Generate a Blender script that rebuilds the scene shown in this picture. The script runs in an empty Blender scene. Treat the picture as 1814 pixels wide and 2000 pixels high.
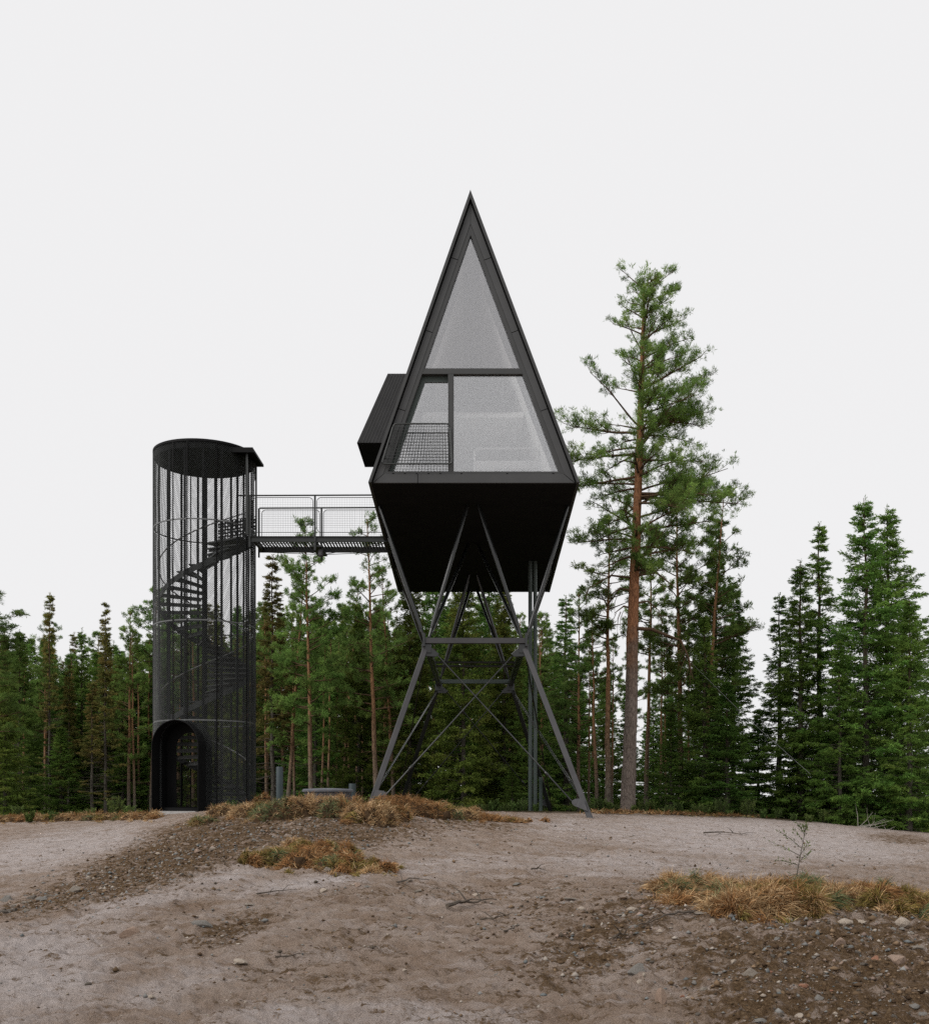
import bpy, math, random
import numpy as np
from mathutils import Vector, Matrix

# ------------------------------------------------------------------ camera, sky, sun, exposure
scene = bpy.context.scene
col = scene.collection
PX, PY, F, CZ = 925.0, 1560.0, 2050.0, 0.30        # principal point, focal length (photo pixels), eye height
cam_data = bpy.data.cameras.new('camera')
cam = bpy.data.objects.new('camera', cam_data)
col.objects.link(cam)
cam.location = (0, 0, CZ)
cam.rotation_euler = (math.radians(90), 0, 0)
cam_data.sensor_fit = 'HORIZONTAL'
cam_data.sensor_width = 36.0
cam_data.lens = 36.0 * F / 1814.0
cam_data.shift_x = -(PX - 907.0) / 1814.0
cam_data.shift_y = (PY - 1000.0) / 1814.0
cam_data.clip_start = 0.1
cam_data.clip_end = 6000
scene.camera = cam

SUN_EL, SUN_AZ = math.radians(40), math.radians(205)   # overcast: a broad soft glow from the left, behind the camera
world = bpy.data.worlds.new('World')
scene.world = world
world.use_nodes = True
wn, wl = world.node_tree.nodes, world.node_tree.links
wn.clear()
w_out = wn.new('ShaderNodeOutputWorld')
w_bg = wn.new('ShaderNodeBackground')
w_sky = wn.new('ShaderNodeTexSky')
w_sky.sky_type = 'NISHITA'
w_sky.sun_disc = False
w_sky.sun_elevation = SUN_EL
w_sky.sun_rotation = SUN_AZ
w_sky.dust_density = 4.0
w_mix = wn.new('ShaderNodeMixRGB')
w_mix.inputs['Fac'].default_value = 0.985              # closed cloud layer over the clear sky
w_mix.inputs['Color2'].default_value = (7.14, 7.11, 7.16, 1)
wl.new(w_sky.outputs['Color'], w_mix.inputs['Color1'])
wl.new(w_mix.outputs['Color'], w_bg.inputs['Color'])
w_bg.inputs['Strength'].default_value = 0.10
wl.new(w_bg.outputs['Background'], w_out.inputs['Surface'])

sun_data = bpy.data.lights.new('sun', 'SUN')
sun_data.energy = 1.5
sun_data.angle = math.radians(40)
sun_data.color = (1.0, 0.97, 0.93)
sun = bpy.data.objects.new('sun', sun_data)
col.objects.link(sun)
# the sun stands left of and behind the camera
sd = Vector((-math.cos(SUN_EL) * 0.78, -math.cos(SUN_EL) * 0.62, math.sin(SUN_EL)))
sun.rotation_euler = sd.to_track_quat('Z', 'Y').to_euler()
w_sky.sun_rotation = math.atan2(sd.x, sd.y)

vs = scene.view_settings
vs.view_transform = 'Standard'
vs.look = 'None'
vs.exposure = 0.3
vs.gamma = 1.0
scene.render.engine = 'CYCLES'
cy = scene.cycles
cy.use_denoising = False
cy.use_adaptive_sampling = False
cy.max_bounces = 8
cy.diffuse_bounces = 5
cy.glossy_bounces = 3
cy.transmission_bounces = 4
cy.transparent_max_bounces = 12
cy.caustics_reflective = False
cy.caustics_refractive = False

rng = np.random.default_rng(7)
random.seed(7)
D0 = 26.28                                          # distance of the cabin's glass gable


def W(px, py, d):
    """photo pixel at distance d -> world point"""
    return Vector(((px - PX) / F * d, d, CZ + (PY - py) / F * d))


# ------------------------------------------------------------------ materials
MATS = {}


def new_mat(name):
    m = bpy.data.materials.new(name)
    m.use_nodes = True
    n, l = m.node_tree.nodes, m.node_tree.links
    return m, n, l, n['Principled BSDF']


def ramp(n, stops):
    r = n.new('ShaderNodeValToRGB')
    e = r.color_ramp.elements
    while len(e) < len(stops):
        e.new(0.5)
    for el, (p, c) in zip(e, stops):
        el.position = p
        el.color = (*c, 1)
    return r


def noise(n, l, scale, detail=4, rough=0.55, vec=None, dist=0.0):
    t = n.new('ShaderNodeTexNoise')
    t.inputs['Scale'].default_value = scale
    t.inputs['Detail'].default_value = detail
    t.inputs['Roughness'].default_value = rough
    t.inputs['Distortion'].default_value = dist
    if vec is not None:
        l.new(vec, t.inputs['Vector'])
    return t


def coords(n, l, which='Object', scale=None, rot=None):
    tc = n.new('ShaderNodeTexCoord')
    out = tc.outputs[which]
    if scale or rot:
        mp = n.new('ShaderNodeMapping')
        if scale:
            mp.inputs['Scale'].default_value = scale
        if rot:
            mp.inputs['Rotation'].default_value = rot
        l.new(out, mp.inputs['Vector'])
        out = mp.outputs['Vector']
    return out


def bump(n, l, bsdf, height, strength, dist=0.02):
    b = n.new('ShaderNodeBump')
    b.inputs['Strength'].default_value = strength
    b.inputs['Distance'].default_value = dist
    l.new(height, b.inputs['Height'])
    l.new(b.outputs['Normal'], bsdf.inputs['Normal'])


def simple(name, c1, c2, rough=0.5, scale=3.0, metal=0.0, bstr=0.0, bscale=60.0, spec=0.5):
    if name in MATS:
        return MATS[name]
    m, n, l, b = new_mat(name)
    v = coords(n, l)
    t = noise(n, l, scale, 5, 0.6, v)
    r = ramp(n, [(0.3, c1), (0.7, c2)])
    l.new(t.outputs['Fac'], r.inputs['Fac'])
    l.new(r.outputs['Color'], b.inputs['Base Color'])
    b.inputs['Roughness'].default_value = rough
    b.inputs['Metallic'].default_value = metal
    b.inputs['Specular IOR Level'].default_value = spec
    if bstr:
        t2 = noise(n, l, bscale, 4, 0.6, v)
        bump(n, l, b, t2.outputs['Fac'], bstr)
    MATS[name] = m
    return m


M_TRIM = simple('dark_grey_panel', (0.050, 0.051, 0.052), (0.062, 0.063, 0.064), 0.55, 1.2, 0.0, 0.04, 90, 0.35)
M_FRAME = simple('window_frame_metal', (0.040, 0.041, 0.041), (0.05, 0.051, 0.051), 0.5, 2.0, 0.0, 0, 60, 0.35)
M_BLACK = simple('black_cladding', (0.0065, 0.0065, 0.007), (0.011, 0.011, 0.0115), 0.75, 2.0, 0.0, 0.08, 30, 0.12)
M_DORMER = simple('dark_seam_cladding', (0.033, 0.033, 0.034), (0.044, 0.044, 0.045), 0.6, 3.0, 0.0, 0.05, 40, 0.25)
M_STEEL = simple('painted_steel', (0.020, 0.023, 0.022), (0.030, 0.034, 0.032), 0.42, 2.0, 0.0, 0.03, 80, 0.45)
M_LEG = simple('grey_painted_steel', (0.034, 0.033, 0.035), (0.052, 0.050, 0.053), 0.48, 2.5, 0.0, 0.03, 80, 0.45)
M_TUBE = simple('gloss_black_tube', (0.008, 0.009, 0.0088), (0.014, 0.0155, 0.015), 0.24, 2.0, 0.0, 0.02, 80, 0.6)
M_MESH = simple('expanded_metal', (0.040, 0.043, 0.042), (0.056, 0.060, 0.058), 0.38, 2.0, 0.0, 0, 60, 0.5)
M_TOWERBLACK = simple('tower_black_sheet', (0.005, 0.0052, 0.0055), (0.008, 0.008, 0.0085), 0.6, 2.0, 0.0, 0.04, 40, 0.12)
M_HOOP = simple('galvanised_hoop', (0.10, 0.105, 0.105), (0.15, 0.155, 0.155), 0.4, 4.0, 0.3, 0, 60, 0.5)
M_GUSSET = simple('light_grey_casting', (0.075, 0.075, 0.08), (0.105, 0.105, 0.11), 0.5, 8.0, 0.0, 0.05, 60, 0.4)
M_PIPE = simple('green_grey_pipe', (0.040, 0.056, 0.050), (0.060, 0.078, 0.070), 0.45, 1.5, 0.0, 0.02, 60, 0.4)
M_BLUEPIPE = simple('slate_pipe', (0.022, 0.036, 0.040), (0.034, 0.050, 0.056), 0.45, 3.0, 0.0, 0.02, 60, 0.4)
M_LID = simple('grey_plastic', (0.085, 0.088, 0.10), (0.125, 0.13, 0.145), 0.5, 6.0, 0.0, 0.03, 60, 0.35)
M_CONC = simple('pale_concrete', (0.30, 0.29, 0.28), (0.42, 0.41, 0.40), 0.85, 6.0, 0.0, 0.3, 40, 0.3)
M_INT = simple('pale_interior_panel', (0.80, 0.795, 0.785), (0.84, 0.835, 0.825), 0.7, 1.0)
M_WHITE = simple('white_linen', (0.72, 0.72, 0.71), (0.8, 0.8, 0.79), 0.8, 4.0)
M_STICK = simple('dead_wood', (0.045, 0.034, 0.026), (0.11, 0.085, 0.062), 0.85, 12.0, 0, 0.4, 60)
M_PALESTICK = simple('bleached_wood', (0.30, 0.27, 0.23), (0.42, 0.39, 0.34), 0.8, 12.0, 0, 0.3, 60)
M_WIRE = simple('thin_cable', (0.10, 0.10, 0.10), (0.15, 0.15, 0.15), 0.5, 5.0)


def glass_mat(name, fac, tint):
    m, n, l, b = new_mat(name)
    n.remove(b)
    out = n['Material Output']
    g = n.new('ShaderNodeBsdfGlossy')
    g.inputs['Roughness'].default_value = 0.015
    t = n.new('ShaderNodeBsdfTransparent')
    t.inputs['Color'].default_value = (*tint, 1)
    mx = n.new('ShaderNodeMixShader')
    lw = n.new('ShaderNodeFresnel')
    lw.inputs['IOR'].default_value = 1.5
    ad = n.new('ShaderNodeMath')
    ad.operation = 'ADD'
    ad.inputs[1].default_value = fac
    ad.use_clamp = True
    l.new(lw.outputs['Fac'], ad.inputs[0])
    l.new(ad.outputs[0], mx.inputs['Fac'])
    g.inputs['Color'].default_value = (0.97, 0.97, 0.98, 1)
    l.new(t.outputs[0], mx.inputs[1])
    l.new(g.outputs[0], mx.inputs[2])
    l.new(mx.outputs[0], out.inputs['Surface'])
    return m


M_GLASS = glass_mat('coated_glass', 0.20, (0.86, 0.845, 0.845))
M_CLEAR = glass_mat('clear_glass', 0.04, (0.95, 0.96, 0.96))
M_GLASS_LOW = glass_mat('brightened_coated_glass', 0.21, (0.99, 0.99, 0.99))  # same coated glass, tint raised so the lower panes come out brighter


def bark_mat(name, low, mid, high, p1, p2, bscale=14, bstr=0.8, stretch=(1, 1, 0.25)):
    """bark whose plates are grey low down and orange and flaky high on the stem (as on Scots pine)"""
    m, n, l, b = new_mat(name)
    v = coords(n, l, 'Generated')
    sep = n.new('ShaderNodeSeparateXYZ')
    l.new(v, sep.inputs[0])
    vo = coords(n, l, 'Object', stretch)
    t = noise(n, l, bscale, 6, 0.65, vo)
    big = noise(n, l, 1.1, 3, 0.6, coords(n, l, 'Object'))
    ad = n.new('ShaderNodeMath'); ad.operation = 'MULTIPLY_ADD'
    ad.inputs[1].default_value = 0.22
    l.new(big.outputs['Fac'], ad.inputs[0])
    l.new(sep.outputs['Z'], ad.inputs[2])
    r = ramp(n, [(p1 + 0.11, low), ((p1 + p2) / 2 + 0.11, mid), (p2 + 0.11, high)])
    l.new(ad.outputs[0], r.inputs['Fac'])
    vor = n.new('ShaderNodeTexVoronoi')
    vor.feature = 'DISTANCE_TO_EDGE'
    vor.inputs['Scale'].default_value = bscale * 0.8
    l.new(vo, vor.inputs['Vector'])
    crack = ramp(n, [(0.0, (0.35, 0.33, 0.32)), (0.16, (1, 1, 1))])
    l.new(vor.outputs['Distance'], crack.inputs['Fac'])
    spot = ramp(n, [(0.3, (0.55, 0.53, 0.52)), (0.7, (1.35, 1.33, 1.3))])
    l.new(t.outputs['Fac'], spot.inputs['Fac'])
    m1 = n.new('ShaderNodeMixRGB'); m1.blend_type = 'MULTIPLY'; m1.inputs['Fac'].default_value = 0.9
    m2 = n.new('ShaderNodeMixRGB'); m2.blend_type = 'MULTIPLY'; m2.inputs['Fac'].default_value = 0.7
    l.new(r.outputs['Color'], m1.inputs['Color1'])
    l.new(spot.outputs['Color'], m1.inputs['Color2'])
    l.new(m1.outputs['Color'], m2.inputs['Color1'])
    l.new(crack.outputs['Color'], m2.inputs['Color2'])
    l.new(m2.outputs['Color'], b.inputs['Base Color'])
    b.inputs['Roughness'].default_value = 0.9
    b.inputs['Specular IOR Level'].default_value = 0.2
    bump(n, l, b, m2.outputs['Color'], bstr, 0.03)
    return m


B_HERO = bark_mat('old_pine_bark', (0.225, 0.185, 0.160), (0.20, 0.140, 0.105), (0.31, 0.150, 0.078), 0.22, 0.34, 20, 1.0)
B_PINE = bark_mat('pine_bark', (0.165, 0.145, 0.120), (0.215, 0.145, 0.095), (0.30, 0.165, 0.085), 0.04, 0.42, 16, 0.6)
B_SPRUCE = bark_mat('spruce_bark', (0.115, 0.105, 0.088), (0.10, 0.082, 0.062), (0.09, 0.06, 0.035), 0.3, 0.8, 22, 0.5)
B_LIMB = simple('limb_bark', (0.060, 0.040, 0.026), (0.135, 0.080, 0.045), 0.9, 3.0, 0, 0.4, 40, 0.2)
B_LIMBG = simple('grey_twig_bark', (0.06, 0.052, 0.042), (0.12, 0.105, 0.085), 0.9, 3.0, 0, 0.3, 40, 0.2)


def needle_mat(name, c1, c2, c3, rvar=0.25):
    m, n, l, b = new_mat(name)
    v = coords(n, l)
    t = noise(n, l, 0.9, 3, 0.6, v)
    r = ramp(n, [(0.28, c1), (0.5, c2), (0.74, c3)])
    l.new(t.outputs['Fac'], r.inputs['Fac'])
    oi = n.new('ShaderNodeObjectInfo')
    at = n.new('ShaderNodeAttribute')
    at.attribute_name = 'tone'
    hs = n.new('ShaderNodeHueSaturation')
    mr = n.new('ShaderNodeMapRange')
    mr.inputs['To Min'].default_value = 1 - rvar
    mr.inputs['To Max'].default_value = 1 + rvar
    l.new(oi.outputs['Random'], mr.inputs['Value'])
    mr2 = n.new('ShaderNodeMapRange')
    mr2.inputs['To Min'].default_value = 0.487
    mr2.inputs['To Max'].default_value = 0.513
    mul = n.new('ShaderNodeMath'); mul.operation = 'MULTIPLY'; mul.inputs[1].default_value = 7.31
    fr = n.new('ShaderNodeMath'); fr.operation = 'FRACT'
    l.new(oi.outputs['Random'], mul.inputs[0]); l.new(mul.outputs[0], fr.inputs[0])
    l.new(fr.outputs[0], mr2.inputs['Value'])
    l.new(mr2.outputs[0], hs.inputs['Hue'])
    vm = n.new('ShaderNodeMath'); vm.operation = 'MULTIPLY'
    l.new(mr.outputs[0], vm.inputs[0])
    l.new(at.outputs['Fac'], vm.inputs[1])
    l.new(vm.outputs[0], hs.inputs['Value'])
    l.new(r.outputs['Color'], hs.inputs['Color'])
    l.new(hs.outputs['Color'], b.inputs['Base Color'])
    b.inputs['Roughness'].default_value = 0.7
    b.inputs['Specular IOR Level'].default_value = 0.04
    tr = n.new('ShaderNodeBsdfTranslucent')
    l.new(hs.outputs['Color'], tr.inputs['Color'])
    mx = n.new('ShaderNodeMixShader'); mx.inputs['Fac'].default_value = 0.4
    l.new(b.outputs[0], mx.inputs[1]); l.new(tr.outputs[0], mx.inputs[2])
    l.new(mx.outputs[0], n['Material Output'].inputs['Surface'])
    return m


N_PINE = needle_mat('pine_needles', (0.100, 0.176, 0.046), (0.158, 0.245, 0.062), (0.235, 0.310, 0.080))
N_SPRUCE = needle_mat('spruce_needles', (0.074, 0.152, 0.033), (0.120, 0.208, 0.044), (0.185, 0.258, 0.057))
N_MOSSY = needle_mat('mossy_spruce_needles', (0.095, 0.152, 0.032), (0.145, 0.200, 0.041), (0.212, 0.222, 0.054))
N_BROWN = needle_mat('browning_needles', (0.115, 0.160, 0.040), (0.195, 0.178, 0.055), (0.270, 0.185, 0.066))
N_LEAF = needle_mat('shrub_leaves', (0.08, 0.13, 0.038), (0.12, 0.17, 0.05), (0.17, 0.20, 0.066))


def attr_col_mat(name, rough=0.8, transl=0.2):
    m, n, l, b = new_mat(name)
    at = n.new('ShaderNodeAttribute'); at.attribute_name = 'tint'
    t = noise(n, l, 9.0, 3, 0.6, coords(n, l))
    r = ramp(n, [(0.3, (0.75, 0.75, 0.75)), (0.7, (1.2, 1.2, 1.2))])
    l.new(t.outputs['Fac'], r.inputs['Fac'])
    mm = n.new('ShaderNodeMixRGB'); mm.blend_type = 'MULTIPLY'; mm.inputs['Fac'].default_value = 1
    l.new(at.outputs['Color'], mm.inputs['Color1']); l.new(r.outputs['Color'], mm.inputs['Color2'])
    l.new(mm.outputs['Color'], b.inputs['Base Color'])
    b.inputs['Roughness'].default_value = rough
    b.inputs['Specular IOR Level'].default_value = 0.05
    if transl:
        tr = n.new('ShaderNodeBsdfTranslucent')
        l.new(mm.outputs['Color'], tr.inputs['Color'])
        mx = n.new('ShaderNodeMixShader'); mx.inputs['Fac'].default_value = transl
        l.new(b.outputs[0], mx.inputs[1]); l.new(tr.outputs[0], mx.inputs[2])
        l.new(mx.outputs[0], n['Material Output'].inputs['Surface'])
    return m


M_GRASS = attr_col_mat('dry_grass')
M_SOIL = simple('turf_soil', (0.035, 0.022, 0.013), (0.085, 0.052, 0.028), 0.95, 9.0, 0, 0.7, 40, 0.1)


def stone_mat(name, c1, c2, scale=9):
    return simple(name, c1, c2, 0.8, scale, 0, 0.5, 45, 0.3)


S_GREY = stone_mat('grey_stone', (0.145, 0.115, 0.088), (0.27, 0.24, 0.205))
S_BLUE = stone_mat('blue_grey_stone', (0.130, 0.115, 0.098), (0.215, 0.205, 0.19))
S_PALE = stone_mat('pale_stone', (0.25, 0.195, 0.145), (0.45, 0.39, 0.33))
S_PINK = stone_mat('pinkish_stone', (0.21, 0.145, 0.105), (0.345, 0.25, 0.195))
S_DARK = stone_mat('dark_stone', (0.070, 0.054, 0.040), (0.135, 0.118, 0.100))
S_RED = stone_mat('rust_red_stone', (0.22, 0.10, 0.06), (0.31, 0.16, 0.10))


def ground_mat():
    m, n, l, b = new_mat('sandy_ground')
    v = coords(n, l)
    at = n.new('ShaderNodeAttribute'); at.attribute_name = 'soil'
    ats = n.new('ShaderNodeAttribute'); ats.attribute_name = 'forest'
    t1 = noise(n, l, 1.5, 8, 0.72, v, 0.5)
    vst = coords(n, l, 'Object', (1.3, 6.5, 1), (0, 0, math.radians(-24)))
    t2 = noise(n, l, 1.6, 7, 0.68, vst, 0.6)
    t3 = noise(n, l, 38, 5, 0.7, v)
    t4 = noise(n, l, 9, 6, 0.7, v, 0.3)

    t5 = noise(n, l, 130, 3, 0.7, v)

    def math2(op, a, bb, clamp=False):
        x = n.new('ShaderNodeMath'); x.operation = op; x.use_clamp = clamp
        for i, q in enumerate((a, bb)):
            if isinstance(q, (int, float)):
                x.inputs[i].default_value = q
            else:
                l.new(q, x.inputs[i])
        return x.outputs[0]
    s = math2('ADD', math2('MULTIPLY', at.outputs['Fac'], 0.85), math2('MULTIPLY', math2('SUBTRACT', t2.outputs['Fac'], 0.545), 3.6))
    s = math2('ADD', s, math2('MULTIPLY', math2('SUBTRACT', t4.outputs['Fac'], 0.545), 3.4))
    s = math2('ADD', s, math2('MULTIPLY', math2('SUBTRACT', t3.outputs['Fac'], 0.5), 1.6))
    s = math2('ADD', s, math2('MULTIPLY', math2('SUBTRACT', t5.outputs['Fac'], 0.5), 0.8))
    mr = ramp(n, [(0.0, (0, 0, 0)), (0.30, (0.55, 0.55, 0.55)), (0.62, (1, 1, 1))])
    l.new(s, mr.inputs['Fac'])
    sand = ramp(n, [(0.32, (0.255, 0.178, 0.128)), (0.5, (0.350, 0.268, 0.215)), (0.68, (0.435, 0.360, 0.315))])
    l.new(t1.outputs['Fac'], sand.inputs['Fac'])
    atp = n.new('ShaderNodeAttribute'); atp.attribute_name = 'pale'
    t6 = noise(n, l, 0.8, 7, 0.7, vst, 0.5)
    pf = math2('MULTIPLY', math2('ADD', math2('MULTIPLY', math2('SUBTRACT', t6.outputs['Fac'], 0.5), 3.2), math2('MULTIPLY', atp.outputs['Fac'], 0.9)), 1.0, True)
    psand = n.new('ShaderNodeMixRGB')
    l.new(pf, psand.inputs['Fac'])
    l.new(sand.outputs['Color'], psand.inputs['Color1'])
    psand.inputs['Color2'].default_value = (0.530, 0.465, 0.440, 1)
    soil = ramp(n, [(0.3, (0.062, 0.038, 0.020)), (0.5, (0.135, 0.086, 0.048)), (0.72, (0.26, 0.178, 0.110))])
    l.new(t3.outputs['Fac'], soil.inputs['Fac'])
    mx = n.new('ShaderNodeMixRGB')
    l.new(mr.outputs['Color'], mx.inputs['Fac'])
    l.new(psand.outputs['Color'], mx.inputs['Color1'])
    l.new(soil.outputs['Color'], mx.inputs['Color2'])
    fl = ramp(n, [(0.3, (0.030, 0.026, 0.014)), (0.6, (0.075, 0.055, 0.028)), (0.8, (0.055, 0.070, 0.026))])
    l.new(t4.outputs['Fac'], fl.inputs['Fac'])
    mx2 = n.new('ShaderNodeMixRGB')
    l.new(ats.outputs['Fac'], mx2.inputs['Fac'])
    l.new(mx.outputs['Color'], mx2.inputs['Color1'])
    l.new(fl.outputs['Color'], mx2.inputs['Color2'])
    l.new(mx2.outputs['Color'], b.inputs['Base Color'])
    b.inputs['Roughness'].default_value = 0.92
    b.inputs['Specular IOR Level'].default_value = 0.05
    h = math2('ADD', math2('ADD', math2('MULTIPLY', t3.outputs['Fac'], 0.8), math2('MULTIPLY', t5.outputs['Fac'], 0.35)), math2('ADD', t4.outputs['Fac'], math2('MULTIPLY', t2.outputs['Fac'], 1.2)))
    bump(n, l, b, h, 1.0, 0.06)
    return m


M_GROUND = ground_mat()


# ------------------------------------------------------------------ helpers
def tag(o, label=None, cat=None, group=None, kind=None):
    if label:
        o['label'] = label
    if cat:
        o['category'] = cat
    if group:
        o['group'] = group
    if kind:
        o['kind'] = kind
    return o


def empty(name, loc=(0, 0, 0), label=None, cat=None, group=None):
    o = bpy.data.objects.new(name, None)
    o.empty_display_size = 0.2
    o.location = loc
    col.objects.link(o)
    return tag(o, label, cat, group)


def link(name, me, parent=None):
    o = bpy.data.objects.new(name, me)
    col.objects.link(o)
    if parent is not None:
        o.parent = parent
        o.matrix_parent_inverse = Matrix.Translation(parent.location).inverted()
    return o


def np_mesh(name, verts, facesets, mats, smooth=False, attrs=None):
    """facesets: list of (array MxK, material index)"""
    me = bpy.data.meshes.new(name)
    verts = np.asarray(verts, np.float32)
    me.vertices.add(len(verts))
    me.vertices.foreach_set('co', verts.ravel())
    fs = [(np.asarray(f, np.int32), mi) for f, mi in facesets if len(f)]
    nl = sum(f.size for f, _ in fs)
    nf = sum(len(f) for f, _ in fs)
    me.loops.add(nl)
    me.polygons.add(nf)
    me.loops.foreach_set('vertex_index', np.concatenate([f.ravel() for f, _ in fs]))
    tot = np.concatenate([np.full(len(f), f.shape[1], np.int32) for f, _ in fs])
    me.polygons.foreach_set('loop_start', np.concatenate([[0], np.cumsum(tot)[:-1]]).astype(np.int32))
    me.polygons.foreach_set('material_index', np.concatenate([np.full(len(f), mi, np.int32) for f, mi in fs]))
    if smooth:
        me.polygons.foreach_set('use_smooth', np.ones(nf, bool))
    for m in mats:
        me.materials.append(m)
    if attrs:
        for nm, arr in attrs.items():
            arr = np.asarray(arr, np.float32)
            if arr.ndim == 1:
                a = me.attributes.new(nm, 'FLOAT', 'POINT')
                a.data.foreach_set('value', arr)
            else:
                a = me.attributes.new(nm, 'FLOAT_COLOR', 'POINT')
                a.data.foreach_set('color', np.c_[arr, np.ones(len(arr))].astype(np.float32).ravel())
    me.update(calc_edges=True)
    me.validate()
    return me


class MB:
    def __init__(s):
        s.v, s.f = [], []

    def add(s, vs_, fs_):
        k = len(s.v)
        s.v += [tuple(p) for p in vs_]
        s.f += [tuple(i + k for i in f) for f in fs_]
        return s

    def box(s, c, size, rot=None):
        hx, hy, hz = size[0] / 2, size[1] / 2, size[2] / 2
        pts = [Vector((x, y, z)) for x in (-hx, hx) for y in (-hy, hy) for z in (-hz, hz)]
        if rot is not None:
            pts = [rot @ p for p in pts]
        c = Vector(c)
        return s.add([p + c for p in pts], [(0, 1, 3, 2), (4, 6, 7, 5), (0, 4, 5, 1), (2, 3, 7, 6), (0, 2, 6, 4), (1, 5, 7, 3)])

    def beam(s, p0, p1, w, h, up=(0, 0, 1)):
        p0, p1 = Vector(p0), Vector(p1)
        d = (p1 - p0)
        L = d.length
        z = d.normalized()
        x = Vector(up).cross(z)
        if x.length < 1e-4:
            x = Vector((1, 0, 0))
        x.normalize()
        y = z.cross(x)
        rot = Matrix((x, y, z)).transposed()
        return s.box((p0 + p1) / 2, (w, h, L), rot)

    def prism(s, poly, y0, y1):
        """poly: list of (x,z); extruded from y0 to y1"""
        n = len(poly)
        pts = [(x, y0, z) for x, z in poly] + [(x, y1, z) for x, z in poly]
        fs = [tuple(range(n)), tuple(range(2 * n - 1, n - 1, -1))]
        fs += [(i, i + n, (i + 1) % n + n, (i + 1) % n) for i in range(n)]
        return s.add(pts, fs)

    def tube(s, pts, r, n=8, closed=False):
        pts = [Vector(p) for p in pts]
        K = len(pts)
        rs = r if isinstance(r, (list, tuple)) else [r] * K
        base = len(s.v)
        for i, p in enumerate(pts):
            a = pts[(i - 1) % K] if (closed or i > 0) else pts[0]
            b = pts[(i + 1) % K] if (closed or i < K - 1) else pts[-1]
            t = (b - a).normalized()
            ref = Vector((0, 0, 1)) if abs(t.z) < 0.95 else Vector((0, 1, 0))
            u = t.cross(ref).normalized()
            w = u.cross(t)
            for k in range(n):
                an = 2 * math.pi * k / n
                s.v.append(tuple(p + (u * math.cos(an) + w * math.sin(an)) * rs[i]))
        for i in range(K if closed else K - 1):
            j = (i + 1) % K
            for k in range(n):
                k2 = (k + 1) % n
                s.f.append((base + i * n + k, base + i * n + k2, base + j * n + k2, base + j * n + k))
        if not closed:
            s.f.append(tuple(base + k for k in range(n))[::-1])
            s.f.append(tuple(base + (K - 1) * n + k for k in range(n)))
        return s

    def build(s, name, mat, parent=None, smooth=False, bevel=0.0, org=None):
        me = bpy.data.meshes.new(name)
        org = Vector(org) if org is not None else Vector((0, 0, 0))
        me.from_pydata([tuple(Vector(p) - org) for p in s.v], [], s.f)
        me.materials.append(mat)
        if smooth:
            me.polygons.foreach_set('use_smooth', np.ones(len(me.polygons), bool))
        me.update()
        o = link(name, me, parent)
        o.location = org
        if smooth:
            m = o.modifiers.new('edges', 'EDGE_SPLIT')
            m.split_angle = math.radians(40)
        if bevel:
            m = o.modifiers.new('bevel', 'BEVEL')
            m.width = bevel
            m.segments = 2
            m.limit_method = 'ANGLE'
        return o


def copy_tree(o, loc, rotz=0.0, scale=None, label=None, group=None, cat=None):
    c = o.copy()
    col.objects.link(c)
    c.location = loc
    c.rotation_euler = (0, 0, rotz)
    if scale is not None:
        c.scale = scale
    tag(c, label, cat, group)
    for ch in o.children:
        k = ch.copy()
        col.objects.link(k)
        k.parent = c
        k.matrix_parent_inverse = ch.matrix_parent_inverse.copy()
    return c


# numpy value noise ------------------------------------------------
_perm = np.random.default_rng(3).random((256, 256))


def vnoise(x, y):
    xi, yi = np.floor(x).astype(int), np.floor(y).astype(int)
    fx, fy = x - xi, y - yi
    fx, fy = fx * fx * fx * (fx * (fx * 6 - 15) + 10), fy * fy * fy * (fy * (fy * 6 - 15) + 10)
    g = lambda a, b: _perm[a & 255, b & 255]
    return (g(xi, yi) * (1 - fx) + g(xi + 1, yi) * fx) * (1 - fy) + (g(xi, yi + 1) * (1 - fx) + g(xi + 1, yi + 1) * fx) * fy


def fbm(x, y, oct_=4, gain=0.5):
    a, s, t = 1.0, 0.0, 0.0
    for i in range(oct_):
        s = s + a * (vnoise(x + 17.3 * i, y + 9.1 * i) - 0.5)
        t += a
        a *= gain
        x, y = x * 2.03, y * 2.03
    return s / t * 2


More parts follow.
